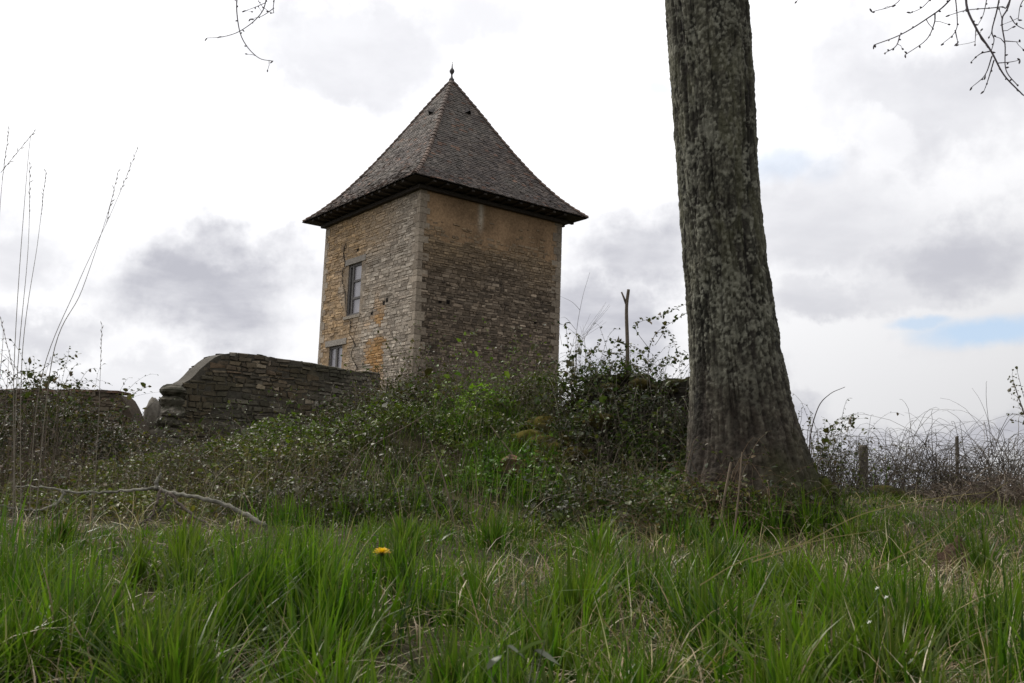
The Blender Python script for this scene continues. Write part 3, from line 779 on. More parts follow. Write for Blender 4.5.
limbR = [tt_ - [0, 0, .7], tt_ + [.7, -.6, -.2], tt_ + [1.6, -1.0, -.1], P(960, -130, 5.6), P(1040, -90, 5.4)]
limb(limbR, .12, .03)
limbLp = [tt_ - [0, 0, .6], tt_ + [-1.0, -.9, -.1], P(420, -200, 5.8), P(300, -110, 5.6), P(262, -70, 5.6)]
limb(limbLp, .11, .018)
def twigs(chains, Y0, nm='hanging_twigs', scale=1., buds=True):
    mb = MB(); bb = mb
    for ch in chains:
        w, pts = ch[0], ch[1:]
        dy = rng.uniform(-.25, .25)
        p3 = [P(a, b, Y0 + dy * i / max(1, len(pts) - 1)) for i, (a, b) in enumerate(pts)]
        p = spline(p3, 8); r = .0062 * w * scale
        mb.tube(p, r, r * .42, 5, col=(.09, .075, .08))
        L = np.concatenate([[0], np.cumsum(np.linalg.norm(np.diff(p, axis=0), axis=1))])
        if not buds: continue
        ds = list(np.arange(rng.uniform(.05, .12), L[-1], .085)) + [L[-1]]
        for d in ds:
            q = np.array([np.interp(d, L, p[:, i]) for i in range(3)])
            dirv = unit(rng.normal(0, 1, 3) + [0, -.1, -.4]); ln = rng.uniform(.012, .024) if d < L[-1] else .028
            if rng.random() < .25 and d < L[-1]:
                ext = q + dirv * rng.uniform(.03, .10); mb.tube([q, (q + ext) / 2 + rng.normal(0, .005, 3), ext], r * .45, r * .3, 4, col=(.09, .075, .08)); q = ext
            bb.tube([q - dirv * .002, q + dirv * ln * .35, q + dirv * ln * .7, q + dirv * ln], np.array([.002, .0058, .005, .001]) * scale, None, 5, col=budc)
    mb.build(nm, M_twig, tree)
twigs([(1.5, (985, -110), (975, -40), (966, 0), (976, 28), (991, 51), (1004, 75), (1023, 95)),
       (1.1, (1000, -110), (970, -30), (948, 2), (925, 20), (900, 35), (874, 45)), (.8, (935, 13), (934, 24), (926, 40), (905, 55)),
       (.7, (900, 35), (896, 46), (885, 53)), (.7, (952, -30), (957, 15), (955, 32), (941, 45)), (.7, (955, 30), (958, 43)),
       (.6, (915, -30), (898, 2), (872, 12)), (.6, (945, -20), (925, 5), (911, 13)), (.9, (1010, -60), (998, 5), (992, 30), (994, 40), (991, 52)),
       (1., (1020, -70), (1010, 0), (1002, 20), (1005, 45), (1006, 70), (1018, 86)), (.7, (991, 51), (980, 54), (971, 62)), (.7, (992, 56), (985, 75), (972, 87)),
       (.7, (994, 60), (988, 80), (984, 91)), (.6, (998, 63), (1010, 62), (1020, 60)), (.6, (1005, 41), (1020, 42)), (.8, (1030, -60), (1009, 2), (1000, 7), (968, 10), (950, 15)),
       (.6, (976, 28), (975, 44)), (.6, (1010, 16), (1018, 26), (1040, 35)), (.6, (990, -20), (984, 12), (978, 25)), (.7, (1040, -20), (1022, 2), (1018, 20))], 5.4)
twigs([(1.0, (262, -70), (245, -25), (237, 0), (239, 28), (246, 45), (259, 58), (273, 61)), (.8, (268, -40), (266, 0), (258, 17), (240, 31), (222, 37), (207, 38)),
       (.6, (285, -50), (274, 2), (273, 13), (262, 6), (257, -2)), (.6, (274, 8), (262, 16), (250, 19)), (.5, (265, 3), (253, 8), (242, 12)), (.5, (236, 1), (229, -5))], 5.5, scale=.8)
twigs([(.5, (815, -40), (806, -8), (797, 1))], 5.6)

# ------------------------------------------------------------------ leaves, canes, bushes
LG = [(.045, .058, .018), (.065, .080, .022), (.034, .042, .016), (.090, .098, .030), (.065, .058, .026)]
LB = LG + [(.13, .085, .045), (.10, .07, .04), (.075, .055, .035), (.09, .08, .035)]
LD = [(.024, .036, .014), (.032, .05, .017), (.020, .028, .014), (.045, .055, .022)]
LY = [(.15, .20, .03), (.19, .24, .035), (.09, .14, .025)]
def leaves(mb, c, size, pal, upb=.8, wid=.34, fold=.12, tint=1.):
    c = np.asarray(c, float); n = len(c)
    if n == 0: return
    nr_ = unit(rng.normal(0, .62, (n, 3)) + [0, .0, upb * 1.35])
    ax = rng.normal(0, 1, (n, 3)); ax -= nr_ * (ax * nr_).sum(1, keepdims=True); ax = unit(ax); sd = np.cross(nr_, ax)
    L = size * np.exp(rng.normal(-.05, .38, (n, 1)))
    f = nr_ * L * fold
    V = np.stack([c, c + ax * L * .30 + sd * L * wid + f, c + ax * L * .72 + sd * L * wid * .72 + f * .8, c + ax * L - nr_ * L * .08,
                  c + ax * L * .72 - sd * L * wid * .72 + f * .8, c + ax * L * .30 - sd * L * wid + f], 1)
    mid = c + ax * L * .5
    V = np.concatenate([V, mid[:, None]], 1)      # 7 verts
    q = np.array([(0, 6, 2, 1), (6, 3, 3, 2), (0, 5, 4, 6)])
    Q = (np.array([(0, 6, 2, 1), (0, 5, 4, 6)])[None] + 7 * np.arange(n)[:, None, None]).reshape(-1, 4)
    T = (np.array([(6, 3, 2), (6, 4, 3)])[None] + 7 * np.arange(n)[:, None, None]).reshape(-1, 3)
    mb.add(V.reshape(-1, 3), Q, T, col=np.repeat(np.clip(pick(pal, n) * tint, .005, .5), 7, 0))
def cane_arc(base, dirv, length, rise, n=10):
    tt = np.linspace(0, 1, n)[:, None]
    p = np.asarray(base) + np.asarray(dirv) * length * tt + zv * (rise * 3.2 * tt * (1 - tt * rng.uniform(.5, .98)))
    return p + np.cumsum(rng.normal(0, .008, (n, 3)), 0)
def along(p, step):
    L = np.concatenate([[0], np.cumsum(np.linalg.norm(np.diff(p, axis=0), axis=1))]); d = np.arange(step * rng.uniform(.3, 1), L[-1], step)
    return np.stack([np.interp(d, L, p[:, i]) for i in range(3)], 1)
CANE = [(.10, .06, .045), (.13, .09, .06), (.075, .055, .04), (.16, .13, .10)]
def bush(name, label, cat, cx, cy, rx, ry, Ht, nleaf, ncane, pal, size=.045, group=None, caneh=1.25, cane_leaf=True, upb=.8, base_noise=1.6, canepal=CANE, cr_=.0035, shell=1.6, rot=0., spread=1., lift=0.):
    root = thing(name, label, cat, [cx, cy, float(H(cx, cy))], group)
    u = np.sqrt(rng.random(nleaf)) ; a = rng.random(nleaf) * 2 * np.pi
    ca, sa = math.cos(rot), math.sin(rot)
    lx, ly = u * np.cos(a) * rx, u * np.sin(a) * ry
    x = cx + lx * ca - ly * sa; y = cy + lx * sa + ly * ca
    nz = n2d(x, y, base_noise, 4, cx)
    top = Ht * np.sqrt(np.clip(1 - u ** 2, 0.03, 1)) * (.45 + 1.1 * nz)
    z = H(x, y) + lift + top * (1 - rng.random(nleaf) ** shell * .95)
    gap = n2d(x * 1.0, y + z * 1.3, 3.2, 3, cy) > .38
    mb = MB(); sb = MB()
    pt = n2d(x, y + z, 1.7, 4, 40.)[gap][:, None]
    pt = 1 + sm(.42, .62, pt) * np.array([.55, .75, -.15]) * np.array([1, 1, 1.]) - sm(.5, .36, pt) * np.array([.25, .40, .35])
    leaves(mb, np.stack([x, y, z], 1)[gap], size, pal, upb, tint=pt)
    for k in range(ncane):
        uu = math.sqrt(rng.random()); aa = rng.random() * 6.283
        bx, by = cx + uu * math.cos(aa) * rx * .95, cy + uu * math.sin(aa) * ry * .95
        hh = Ht * max(.35, math.sqrt(max(0, 1 - uu ** 2))) * rng.uniform(.6, caneh)
        ln = rng.uniform(.4, 1.3) * max(.5, Ht) * spread; d2 = rng.random() * 6.283
        p = cane_arc([bx, by, float(H(bx, by)) + lift], [math.cos(d2), math.sin(d2), 0], ln, hh)
        sb.tube(p, cr_ * rng.uniform(.6, 1.3), cr_ * .4, 4, col=pick(canepal, 1)[0])
        if cane_leaf: leaves(mb, np.repeat(along(p[3:], .07), 3, 0) + rng.normal(0, .018, (len(along(p[3:], .07)) * 0 + 1, 3)), size * .9, pal, upb) if False else leaves(mb, along(p[3:], .07), size * .9, pal, upb)
    if len(mb.V): mb.build('foliage', M_leaf, root)
    if ncane: sb.build('stems', M_twig, root)
    return root
BG = 'bramble bushes on the overgrown bank'
def at(px, Y_): return (P(px, 470, Y_)[0], Y_)
DK = [(.07, .055, .04), (.05, .04, .032), (.10, .085, .065), (.14, .12, .09)]
GC = [(.12, .09, .065), (.09, .062, .045), (.065, .048, .036), (.17, .14, .10)]
x, y = at(285, 10.6); bush('bramble_bush', 'broad low bramble patch in front of the long ruined wall', 'bush', x, y, 1.85, 1.6, .60, 15000, 330, LG + [(.06, .07, .04), (.07, .05, .035)], .036, BG, 1.3, canepal=GC, cr_=.0026)
x, y = at(205, 9.0); bush('bramble_bush', 'low bramble with small dark leaves behind the fallen branch', 'bush', x, y, 1.3, 1.2, .50, 8000, 260, LB, .032, BG, 1.3, canepal=GC, cr_=.0024)
x, y = at(415, 11.6); bush('bramble_bush', 'dense bramble on the bank below the left corner of the tower', 'bush', x, y, 1.2, 1.5, .55, 9500, 420, LB, .036, BG, 1.7, canepal=GC, cr_=.0026)
x, y = at(500, 12.2); bush('bramble_bush', 'bramble with brown canes on the bank below the tower\'s right face', 'bush', x, y, 1.0, 1.3, .42, 6000, 420, LB + LG, .036, BG, 1.9, canepal=GC, cr_=.0026)
x, y = at(430, 9.3); bush('bramble_bush', 'low bramble on the lower bank left of the orange stone', 'bush', x, y, 1.1, 1.0, .36, 6500, 160, LG + [(.07, .05, .035)], .032, BG, 1.5, canepal=GC, cr_=.0024)
x, y = at(545, 10.2); bush('bramble_bush', 'mixed mossy bramble at the left end of the mossy wall', 'bush', x, y, .62, .8, .58, 4800, 200, LG + [(.10, .09, .025), (.10, .09, .025)], .034, BG, 1.6, canepal=GC, cr_=.0026)
x, y = at(30, 10.6); bush('bramble_bush', 'tall dark bramble thicket against the low broken wall', 'bush', x, y, 1.15, 1.2, .88, 9000, 420, LD + LB + [(.05, .035, .025)], .038, BG, 1.25, canepal=DK, cr_=.0028)
x, y = at(112, 11.8); bush('bramble_bush', 'bramble climbing the sloping end of the low broken wall', 'bush', x, y, .62, .7, .62, 3000, 160, LD + LB, .036, BG, 1.2, canepal=DK, cr_=.0026)
x, y = at(-75, 11.0); bush('bramble_bush', 'dark bramble thicket reaching past the photo\'s left edge', 'bush', x, y, 1.1, 1.2, .95, 5000, 120, LD, .040, BG, canepal=DK)
x, y = at(70, 8.3); bush('bramble_bush', 'sprawling brown-stemmed bramble under the fallen branch', 'bush', x, y, 1.9, 1.0, .40, 8000, 420, LB + [(.14, .10, .07)], .030, BG, 1.5, canepal=GC, cr_=.0024)
x, y = at(640, 8.95); bush('ivy_bush', 'dark ivy tangled over the front of the mossy wall', 'ivy', x, y, .95, .50, .78, 5500, 260, LD + LG, .036, None, 1.35, canepal=DK, cr_=.003)
x, y = at(600, 8.3); bush('bramble_bush', 'low bramble with moss and dead canes in front of the mossy wall', 'bush', x, y, .7, .6, .34, 3200, 150, LG + [(.08, .075, .022)], .032, BG, 1.5, canepal=GC, cr_=.0026)
x, y = at(640, 7.0); bush('ivy_patch', 'low ivy spreading on the ground left of the trunk foot', 'ivy', x, y, .95, .9, .34, 6500, 160, LG + LD, .031, None, 1.5, canepal=GC, cr_=.002)
x, y = at(715, 6.45); bush('bramble_bush', 'brown bramble and dead stems in front of the big trunk', 'bush', x, y, .55, .26, .30, 1500, 170, LB + LD, .028, BG, 1.9, True, canepal=[(.16, .10, .06), (.12, .075, .045), (.20, .15, .10)], cr_=.0026)
x, y = at(800, 6.55); bush('leafy_weed', 'low leafy weeds and dead stems around the mossy right root of the trunk', 'weeds', x, y, .45, .3, .22, 1300, 80, LG, .028, None, 1.6, canepal=GC, cr_=.002)
x, y = at(818, 10.4); bush('bramble_bush', 'leafy bramble between the trunk and the wooden fence post', 'bush', x, y, .55, .5, .55, 450, 260, LB, .030, BG, 1.5, True, canepal=DK, cr_=.0030)
x, y = at(905, 11.1); bush('bramble_tangle', 'tangle of arching canes with a few leaves just right of the wooden fence post', 'bush', x, y, .95, .5, .60, 350, 420, LB, .030, None, 1.5, False, cr_=.0034, canepal=DK, spread=1.7)
x, y = at(1000, 11.3); bush('bramble_tangle', 'bare tangle of arching canes growing through the wire fence', 'bush', x, y, 1.1, .5, .62, 120, 420, LB, .035, None, 1.5, False, cr_=.0040, canepal=DK, spread=1.8)
x, y = at(1000, 9.8); bush('brush_pile', 'heap of dead brown sticks below the wire fence at right', 'sticks', x, y, .75, .5, .24, 200, 330, [(.13, .09, .06)], .03, None, 1.4, False, canepal=[(.11, .08, .06), (.08, .06, .045), (.17, .14, .105)], cr_=.005)
x, y = at(455, 10.6); bush('leafy_weed', 'fresh green weeds among the brambles below the yellow-green shrub', 'weeds', x, y, .8, .6, .36, 1500, 50, [(.07, .12, .025), (.10, .14, .03), (.05, .085, .02)], .036, None, 1.4, canepal=[(.10, .10, .04)], cr_=.002)
x, y = at(520, 8.2); bush('leafy_weed', 'fresh green weeds low on the bank under the orange stone', 'weeds', x, y, .6, .5, .28, 1300, 40, [(.06, .11, .025), (.08, .12, .03), (.04, .07, .02)], .034, None, 1.3, canepal=[(.10, .10, .04)], cr_=.002)
x, y = at(130, 7.1); bush('bramble_bush', 'lowest brown bramble at the grass edge under the fallen branch', 'bush', x, y, 1.3, .6, .20, 4000, 220, LB, .028, BG, 1.5, canepal=GC, cr_=.0022)
x, y = at(340, 7.3); bush('bramble_bush', 'low bramble at the grass edge just right of the fallen branch', 'bush', x, y, 1.0, .6, .27, 4200, 160, LG, .029, BG, 1.6, canepal=GC, cr_=.0022)
x, y = at(630, 9.75); bush('ivy_bush', 'ivy and small leaves growing over the top of the mossy wall', 'ivy', x, y, .75, .35, .28, 2200, 130, LG + LD, .032, None, 1.9, canepal=DK, cr_=.0024, lift=.50)
x, y = at(355, 17.0); bush('creeper', 'dark creeper over the low right end of the long ruined wall', 'ivy', x, y, .9, .4, .34, 1800, 200, LD + LB, .042, None, 1.4, canepal=GC, cr_=.003, lift=.95)
x, y = at(476, 10.2); bush('lime_shrub', 'bright yellow-green young shrub in front of the tower', 'shrub', x, y, .34, .3, .52, 620, 60, LY, .040, None, 1.9, canepal=[(.10, .10, .04)], cr_=.0025)
x, y = at(20, 7.6); bush('dead_stems', 'upright brown dead stems at the left edge behind the fallen branch', 'dry stems', x, y, 1.0, .5, .85, 0, 170, LB, .03, None, 1.2, False, canepal=GC, cr_=.0024, spread=.25)
x, y = at(450, 11.0); bush('dead_stems', 'haze of thin reddish-brown bare stems in front of the tower foot', 'dry stems', x, y, 1.5, .6, .62, 0, 300, LB, .03, None, 1.2, False, canepal=[(.15, .11, .095), (.12, .09, .08), (.19, .155, .13)], cr_=.0020, spread=.4)

# hand-set sprays and canes against the sky
def spray(name, label, cat, chains, Y0, leafy=.0, pal=LB, size=.05, r=.004, col=(.09, .07, .06), group=None, base_px=None):
    allp = [[P(a, b, Y0 + .15 * math.sin(i * 1.7 + j)) for i, (a, b) in enumerate(ch)] for j, ch in enumerate(chains)]
    b = allp[0][0]; root = thing(name, label, cat, [b[0], b[1], min(b[2], float(H(b[0], b[1])))], group)
    mb = MB(); lb = MB()
    for j, p in enumerate(allp):
        p = spline(p, 8); rr_ = r * (1 if j == 0 else .7); mb.tube(p, rr_, rr_ * .35, 5, col=col)
        if leafy > 0:
            q = along(p[len(p) // 6:], leafy); q = np.concatenate([q, q + rng.normal(0, .018, q.shape), p[-1:]])
            leaves(lb, q, size, pal, .3)
    mb.build('stems', M_twig, root)
    if leafy > 0: lb.build('foliage', M_leaf, root)
    return root
spray('leafy_spray', 'leafy bramble shoot arching above the mossy wall beside the trunk', 'plant',
      [((652, 400), (648, 360), (655, 335), (672, 322), (688, 312)), ((650, 350), (636, 330), (640, 322), (660, 316), (690, 302)), ((655, 345), (668, 330), (678, 352), (690, 356)), ((648, 372), (640, 350), (625, 345), (610, 338)),
       ((648, 375), (662, 362), (675, 358), (686, 366)), ((645, 380), (630, 362), (600, 350), (586, 356))], 9.2, .035, LB + LG, .036)
spray('leafy_spray', 'leafy shrub with many thin shoots just right of the tower wall', 'shrub',
      [((578, 420), (575, 380), (568, 345), (566, 322)), ((580, 400), (590, 360), (600, 340)), ((575, 390), (562, 372), (556, 362)), ((580, 395), (598, 372), (612, 350)), ((572, 400), (570, 370), (580, 345), (578, 335)),
       ((585, 400), (605, 380), (622, 352)), ((575, 400), (566, 392), (560, 375)), ((590, 400), (610, 372), (640, 360)), ((582, 400), (592, 380), (586, 352))], 9.6, .035, LG + LB, .036)
bare = [((577, 400), (576, 340), (582, 300), (590, 272))] + [((577 + k, 400), (574 + k + rng.uniform(-6, 6), 350), (566 + rng.uniform(0, 45), rng.uniform(292, 335))) for k in range(11)]
bare += [((562, 345), (558, 330), (548, 322)), ((576, 330), (566, 318), (560, 318)), ((580, 310), (572, 302), (560, 296))]
spray('bare_shrub', 'thin bare twiggy shrub rising at the tower\'s right edge', 'shrub', bare, 12.8, 0, r=.0045, col=(.14, .12, .11))
spray('arching_cane', 'single bare cane arching to the right beside the trunk', 'plant', [((811, 480), (810, 440), (818, 408), (830, 394), (845, 387))], 9.6, 0, r=.008, col=(.07, .05, .05))
spray('leafy_cane', 'short leafy cane leaning right above the wire fence', 'plant', [((815, 480), (825, 440), (838, 424), (859, 417)), ((830, 435), (845, 428), (852, 425))], 9.8, .05, LB, .05)
spray('bare_twig', 'straight bare twig slanting up above the fence tangle', 'plant', [((995, 450), (988, 420), (980, 400), (972, 388)), ((968, 438), (975, 425), (984, 415))], 11, 0, r=.003, col=(.12, .1, .1))
bt = [((1035, 470), (1030, 420), (1022, 390), (1016, 366))] + [((1032, 440), (1028 - 2 * k, 425 - 6 * k), (1012 + rng.uniform(-6, 6), 420 - 7 * k)) for k in range(8)]
spray('budding_shrub', 'thin budding shrub at the right edge of the photo above the fence', 'shrub', bt, 10.5, .09, [(.12, .10, .07), (.09, .08, .05)], .03, r=.005, col=(.12, .09, .085))
lt = [((20, 470), (30, 400), (42, 370), (70, 355))] + [((20 + 8 * k, 440), (25 + 8 * k, 392), (20 + rng.uniform(0, 80), rng.uniform(352, 385))) for k in range(9)] + [((120, 420), (128, 398), (148, 386)), ((110, 430), (118, 400), (133, 390)), ((0, 400), (20, 372), (50, 378), (82, 398)), ((-5, 368), (15, 376), (40, 388))]
spray('leafy_bramble_shoots', 'leafy bramble shoots rising above the low broken wall', 'plant', lt, 9.8, .045, LB, .032, r=.004)

# forked stick
fs = thing('forked_stick', 'bare forked stick standing up out of the mossy wall', 'stick', P(627, 385, 9.7) - [0, 0, .02])
mb = MB(); mb.tube(spline([P(627, 388, 9.7), P(627.5, 350, 9.7), P(626.5, 310, 9.7), P(628.5, 289.5, 9.7)], 8), .024, .017, 8, col=(.14, .115, .09))
mb.tube([P(626.8, 306, 9.7), P(624, 298, 9.7), P(621.5, 292, 9.7)], .014, .009, 6, col=(.14, .115, .09)); mb.build('stick', M_bark, fs, smooth=True)

# fence on the right
fb = at(863, 10.8)
fence = thing('wire_fence', 'sagging wire fence on wooden posts behind the bare canes', 'fence', [fb[0], fb[1], float(H(*fb))])
posts = []
for px, yt, Y_, r in ((863, 445, 10.8, .052), (957, 436, 12.2, .022), (1075, 440, 13.2, .05), (800, 440, 9.9, .05)):
    b = P(px, 505, Y_); g = float(H(b[0], b[1])); tp = P(px + .5, yt, Y_)
    mb = MB(); th8 = np.linspace(0, 2 * np.pi, 12, endpoint=False)
    lev = [g - .1, g + .2, (g + tp[2]) / 2, tp[2] - .02, tp[2]]
    G = np.array([[[b[0] + (tp[0] - b[0]) * i / 4 + (r * (1 + .08 * math.cos(3 * a + i))) * math.cos(a) * (.8 if i == 4 else 1), b[1] + r * math.sin(a) * (.8 if i == 4 else 1), z] for a in th8] for i, z in enumerate(lev)])
    mb.grid(G, col=(.12, .105, .085), wrap=True); mb.add(G[-1], tris=[(0, i, i + 1) for i in range(1, 11)], col=(.16, .14, .11))
    mb.build('post', M_bark, fence); posts.append((b[0], b[1], g, tp[2]))
posts.sort()
mb = MB()
for (xa, ya, ga, ta), (xb, yb, gb, tb_) in zip(posts[:-1], posts[1:]):
    for hh in (.08, .22, .36, .52, .70):
        tt = np.linspace(0, 1, 8); sg_ = .03 * np.sin(np.pi * tt)
        mb.tube(np.stack([xa + (xb - xa) * tt, ya + (yb - ya) * tt - .055, ga + (gb - ga) * tt + hh - sg_], 1), .0028, None, 4, col=(.16, .15, .15))
    nv = int(math.hypot(xb - xa, yb - ya) / .16)
    for k in range(1, nv):
        f_ = k / nv; X_, Y_, g_ = xa + (xb - xa) * f_, ya + (yb - ya) * f_ - .055, ga + (gb - ga) * f_
        mb.tube([[X_, Y_, g_ + .03], [X_, Y_, g_ + .36], [X_, Y_, g_ + .70]], .0022, None, 4, col=(.16, .15, .15))
mb.build('wire', M_metal, fence)
# lone post on the left, by the fallen branch
b = P(161, 500, 10.2); tp = P(166, 444, 10.2); mb = MB()
mb.tube(spline([[b[0], b[1], float(H(b[0], b[1])) - .1], (b + tp) / 2, tp - [0, 0, .02], tp], 4), .065, .058, 9, col=(.10, .085, .07))
tag(mb.build('wooden_post', M_bark, loc=[b[0], b[1], float(H(b[0], b[1]))]), 'short dark wooden post under the end of the long ruined wall', 'post')

# fallen branch, grey with lichen
LBc = (.20, .19, .155)
br_root = P(252, 525, 6.1)
br = thing('fallen_branch', 'grey lichened fallen branch lying across the brambles at left', 'branch', [br_root[0], br_root[1], float(H(br_root[0], br_root[1]))])
def brs(nm, px, Y0, Y1, r0, r1, col=LBc):
    mb = MB(); p = spline([P(a, b, Y0 + (Y1 - Y0) * i / (len(px) - 1)) for i, (a, b) in enumerate(px)], 7); p = p + rng.normal(0, .004, p.shape)
    p = p + .018 * np.stack([0 * p[:, 0], vnoise(p * 5) - .5, vnoise(p * 4 + 9) - .5], 1)
    rr2 = np.linspace(r0, r1, len(p)) * rng.uniform(.85, 1.2, len(p))
    cc = np.repeat(np.asarray(col) * (.55 + .8 * vnoise(p * 14))[:, None], 8, 0)
    mb.tube(p, rr2, None, 8, col=cc); return mb.build(nm, M_bark, br, smooth=True)
brs('main_stem', [(266, 528), (240, 512), (215, 502), (190, 496), (168, 492), (154, 488), (125, 491), (95, 493), (55, 489), (15, 487)], 6.05, 6.55, .016, .006)
brs('side_branch', [(155, 489), (157, 480), (160, 474)], 6.30, 6.35, .014, .009); brs('side_branch', [(64, 490), (60, 500), (45, 509), (20, 510), (0, 506)], 6.45, 6.15, .011, .006)
brs('side_branch', [(160, 490), (156, 505), (150, 520), (142, 535)], 6.25, 6.05, .010, .007, (.10, .08, .065)); brs('side_branch', [(170, 493), (185, 510), (205, 522), (225, 532)], 6.25, 5.95, .011, .007, (.10, .08, .065))
brs('side_branch', [(168, 492), (160, 510), (140, 524), (125, 535)], 6.25, 6.05, .008, .005, (.09, .075, .06))

# ------------------------------------------------------------------ tall dry grass stalks at left
SG = 'tall dry grass stalks at the left edge'
st = [(((20, 520), (14, 370), (28, 160), (34, 132)), 'tall dry grass stalk, upright one topped by a dark seed head'), (((24, 520), (22, 360), (38, 240), (46, 172)), 'tall dry grass stalk leaning slightly right, beside the upright one'),
      (((16, 520), (17, 380), (28, 250), (30, 165)), 'thin dry grass stalk close behind the upright one'), (((-12, 520), (-5, 300), (1, 195), (9, 130)), 'dry grass stalk cut by the left edge of the photo'),
      (((30, 520), (40, 385), (77, 286), (112, 211), (137, 150)), 'longest dry grass stalk, slanting far to the right'), (((36, 520), (52, 360), (82, 290), (108, 212), (118, 172)), 'slanting dry grass stalk, just below the longest one'),
      (((-8, 520), (-4, 420), (3, 340), (1, 320)), 'short dark dry stalk at the very left edge'), (((95, 500), (98, 430), (100, 380), (102, 325)), 'faint single dry stalk standing right of the slanting ones')]
for i, (pp, lab) in enumerate(st):
    Y_ = 4.6 + .25 * math.sin(i * 2.1); p3 = [P(a, b, Y_) for a, b in pp]; b = p3[0]; gz = float(H(b[0], b[1])); p3[0] = np.array([b[0], b[1], gz])
    root = thing('grass_stalk', lab, 'dry grass', [b[0], b[1], gz], SG)
    mb = MB(); p = spline(p3, 9); mb.tube(p, .0026, .0005, 5, col=(.24, .20, .16)); mb.build('stem', M_straw, root)
    hb = MB(); hb.tube(p[-1] - unit(p[-1] - p[-5]) * np.array([.27, .12, 0])[:, None], .0013, .0009, 4, col=(.22, .18, .14)); L = np.linalg.norm(p[-1] - p[-2]); tg = unit(p[-1] - p[-5])
    for k in range(12):
        q = p[-1] - tg * k * .022; d_ = unit(tg + rng.normal(0, .3, 3))
        hb.tube([q, q + d_ * .010, q + d_ * .022], np.array([.0008, .0022, .0005]), None, 4, col=(.22, .18, .14))
    hb.build('seed_head', M_straw, root)

# dry stalks standing at the trunk foot and on the bank
def stalk(px, Y_, r0, r1, lab, col=(.20, .15, .105), group=None, nm='dry_stalk'):
    p = spline([P(a, b, Y_) for a, b in px], 7); b = p[0]; mb = MB(); mb.tube(p, r0, r1, 6, col=col)
    tag(mb.build(nm, M_straw, loc=[b[0], b[1], float(H(b[0], b[1]))]), lab, 'dry stalk', group)
DG = 'dead stalks standing in the grass'
stalk([(718, 545), (724, 500), (731, 462)], 6.0, .009, .007, 'shorter of the two thick pale stalks in front of the trunk', group=DG)
stalk([(732, 548), (738, 500), (742, 452)], 5.9, .0075, .0045, 'taller of the two thick pale stalks in front of the trunk', group=DG)
stalk([(456, 530), (444, 480), (430, 440)], 6.6, .006, .004, 'thin straight dead stalk leaning left on the middle of the bank', group=DG)
stalk([(440, 520), (428, 492), (415, 460)], 6.7, .005, .003, 'short dead stalk left of the straight leaning one', group=DG)
stalk([(548, 497), (528, 474), (505, 445), (490, 425)], 8.4, .008, .005, 'pale dead stalk slanting across the bank by the orange stone', group=DG)
stalk([(355, 455), (385, 438), (420, 418), (448, 396)], 9.0, .005, .003, 'long pale dead stalk lying diagonally over the bramble below the tower', group=DG)
for pp, Y_, lab in ((((752, 562), (800, 545), (860, 515), (925, 500), (990, 492)), 2.6, 'upper of the two long straw blades bending right in the foreground'), (((700, 585), (745, 560), (820, 540), (880, 530)), 2.5, 'lower of the two long straw blades bending right in the foreground'),
                    (((872, 570), (930, 540), (975, 505), (1008, 482)), 2.4, 'long straw blade rising towards the brush pile')):
    p = spline([P(a, b, Y_) for a, b in pp], 8); mb = MB(); b = p[0]; w = np.linspace(.0022, .0006, len(p))
    mb.grid(np.stack([p + zv * w[:, None], p + np.array([0, .4, -.3]) * w[:, None], p - zv * w[:, None]], 1), col=(.27, .21, .11)); b = np.array([b[0], b[1], float(H(b[0], b[1]))])
    tag(mb.build('straw_blade', M_straw, loc=b, smooth=True), lab, 'dry grass', 'long straw blades in the foreground')
    
# dandelion
c = P(382, 553, 2.35); gz = float(H(c[0], c[1]))
dn_ = thing('dandelion', 'single yellow dandelion flower on a thin stem in the grass', 'flower', [c[0], c[1] + .01, gz])
mb = MB(); mb.tube(spline([[c[0] - .008, c[1] + .01, gz], [c[0] - .004, c[1], (gz + c[2]) / 2], c - [0, 0, .006]], 6), .0025, .002, 6, col=(.12, .16, .05)); mb.build('stem', M_grass, dn_)
mb = MB()
for ring, (np_, ln, el) in enumerate(((26, .021, .12), (24, .018, .45), (18, .013, .8), (10, .008, 1.2))):
    a = np.linspace(0, 6.283, np_, endpoint=False) + rng.random() + rng.normal(0, .05, np_); e = el + rng.normal(0, .08, np_)
    d_ = np.stack([np.cos(a) * np.cos(e), np.sin(a) * np.cos(e), np.sin(e)], 1); s_ = np.stack([-np.sin(a), np.cos(a), 0 * a], 1)
    o = c + d_ * .003; mb.quads(np.stack([o - s_ * .001, o + s_ * .001, o + d_ * ln + s_ * .0017, o + d_ * ln - s_ * .0017], 1), np.array([.75, .47, .015]) * rng.uniform(.85, 1.1, (np_, 1)))
mb.build('flower_head', M_petal, dn_)
mb = MB(); mb.tube([c - [0, 0, .008], c - [0, 0, .003], c + [0, 0, .003]], np.array([.004, .007, .005]), None, 8, col=(.09, .12, .03)); mb.build('calyx', M_grass, dn_)
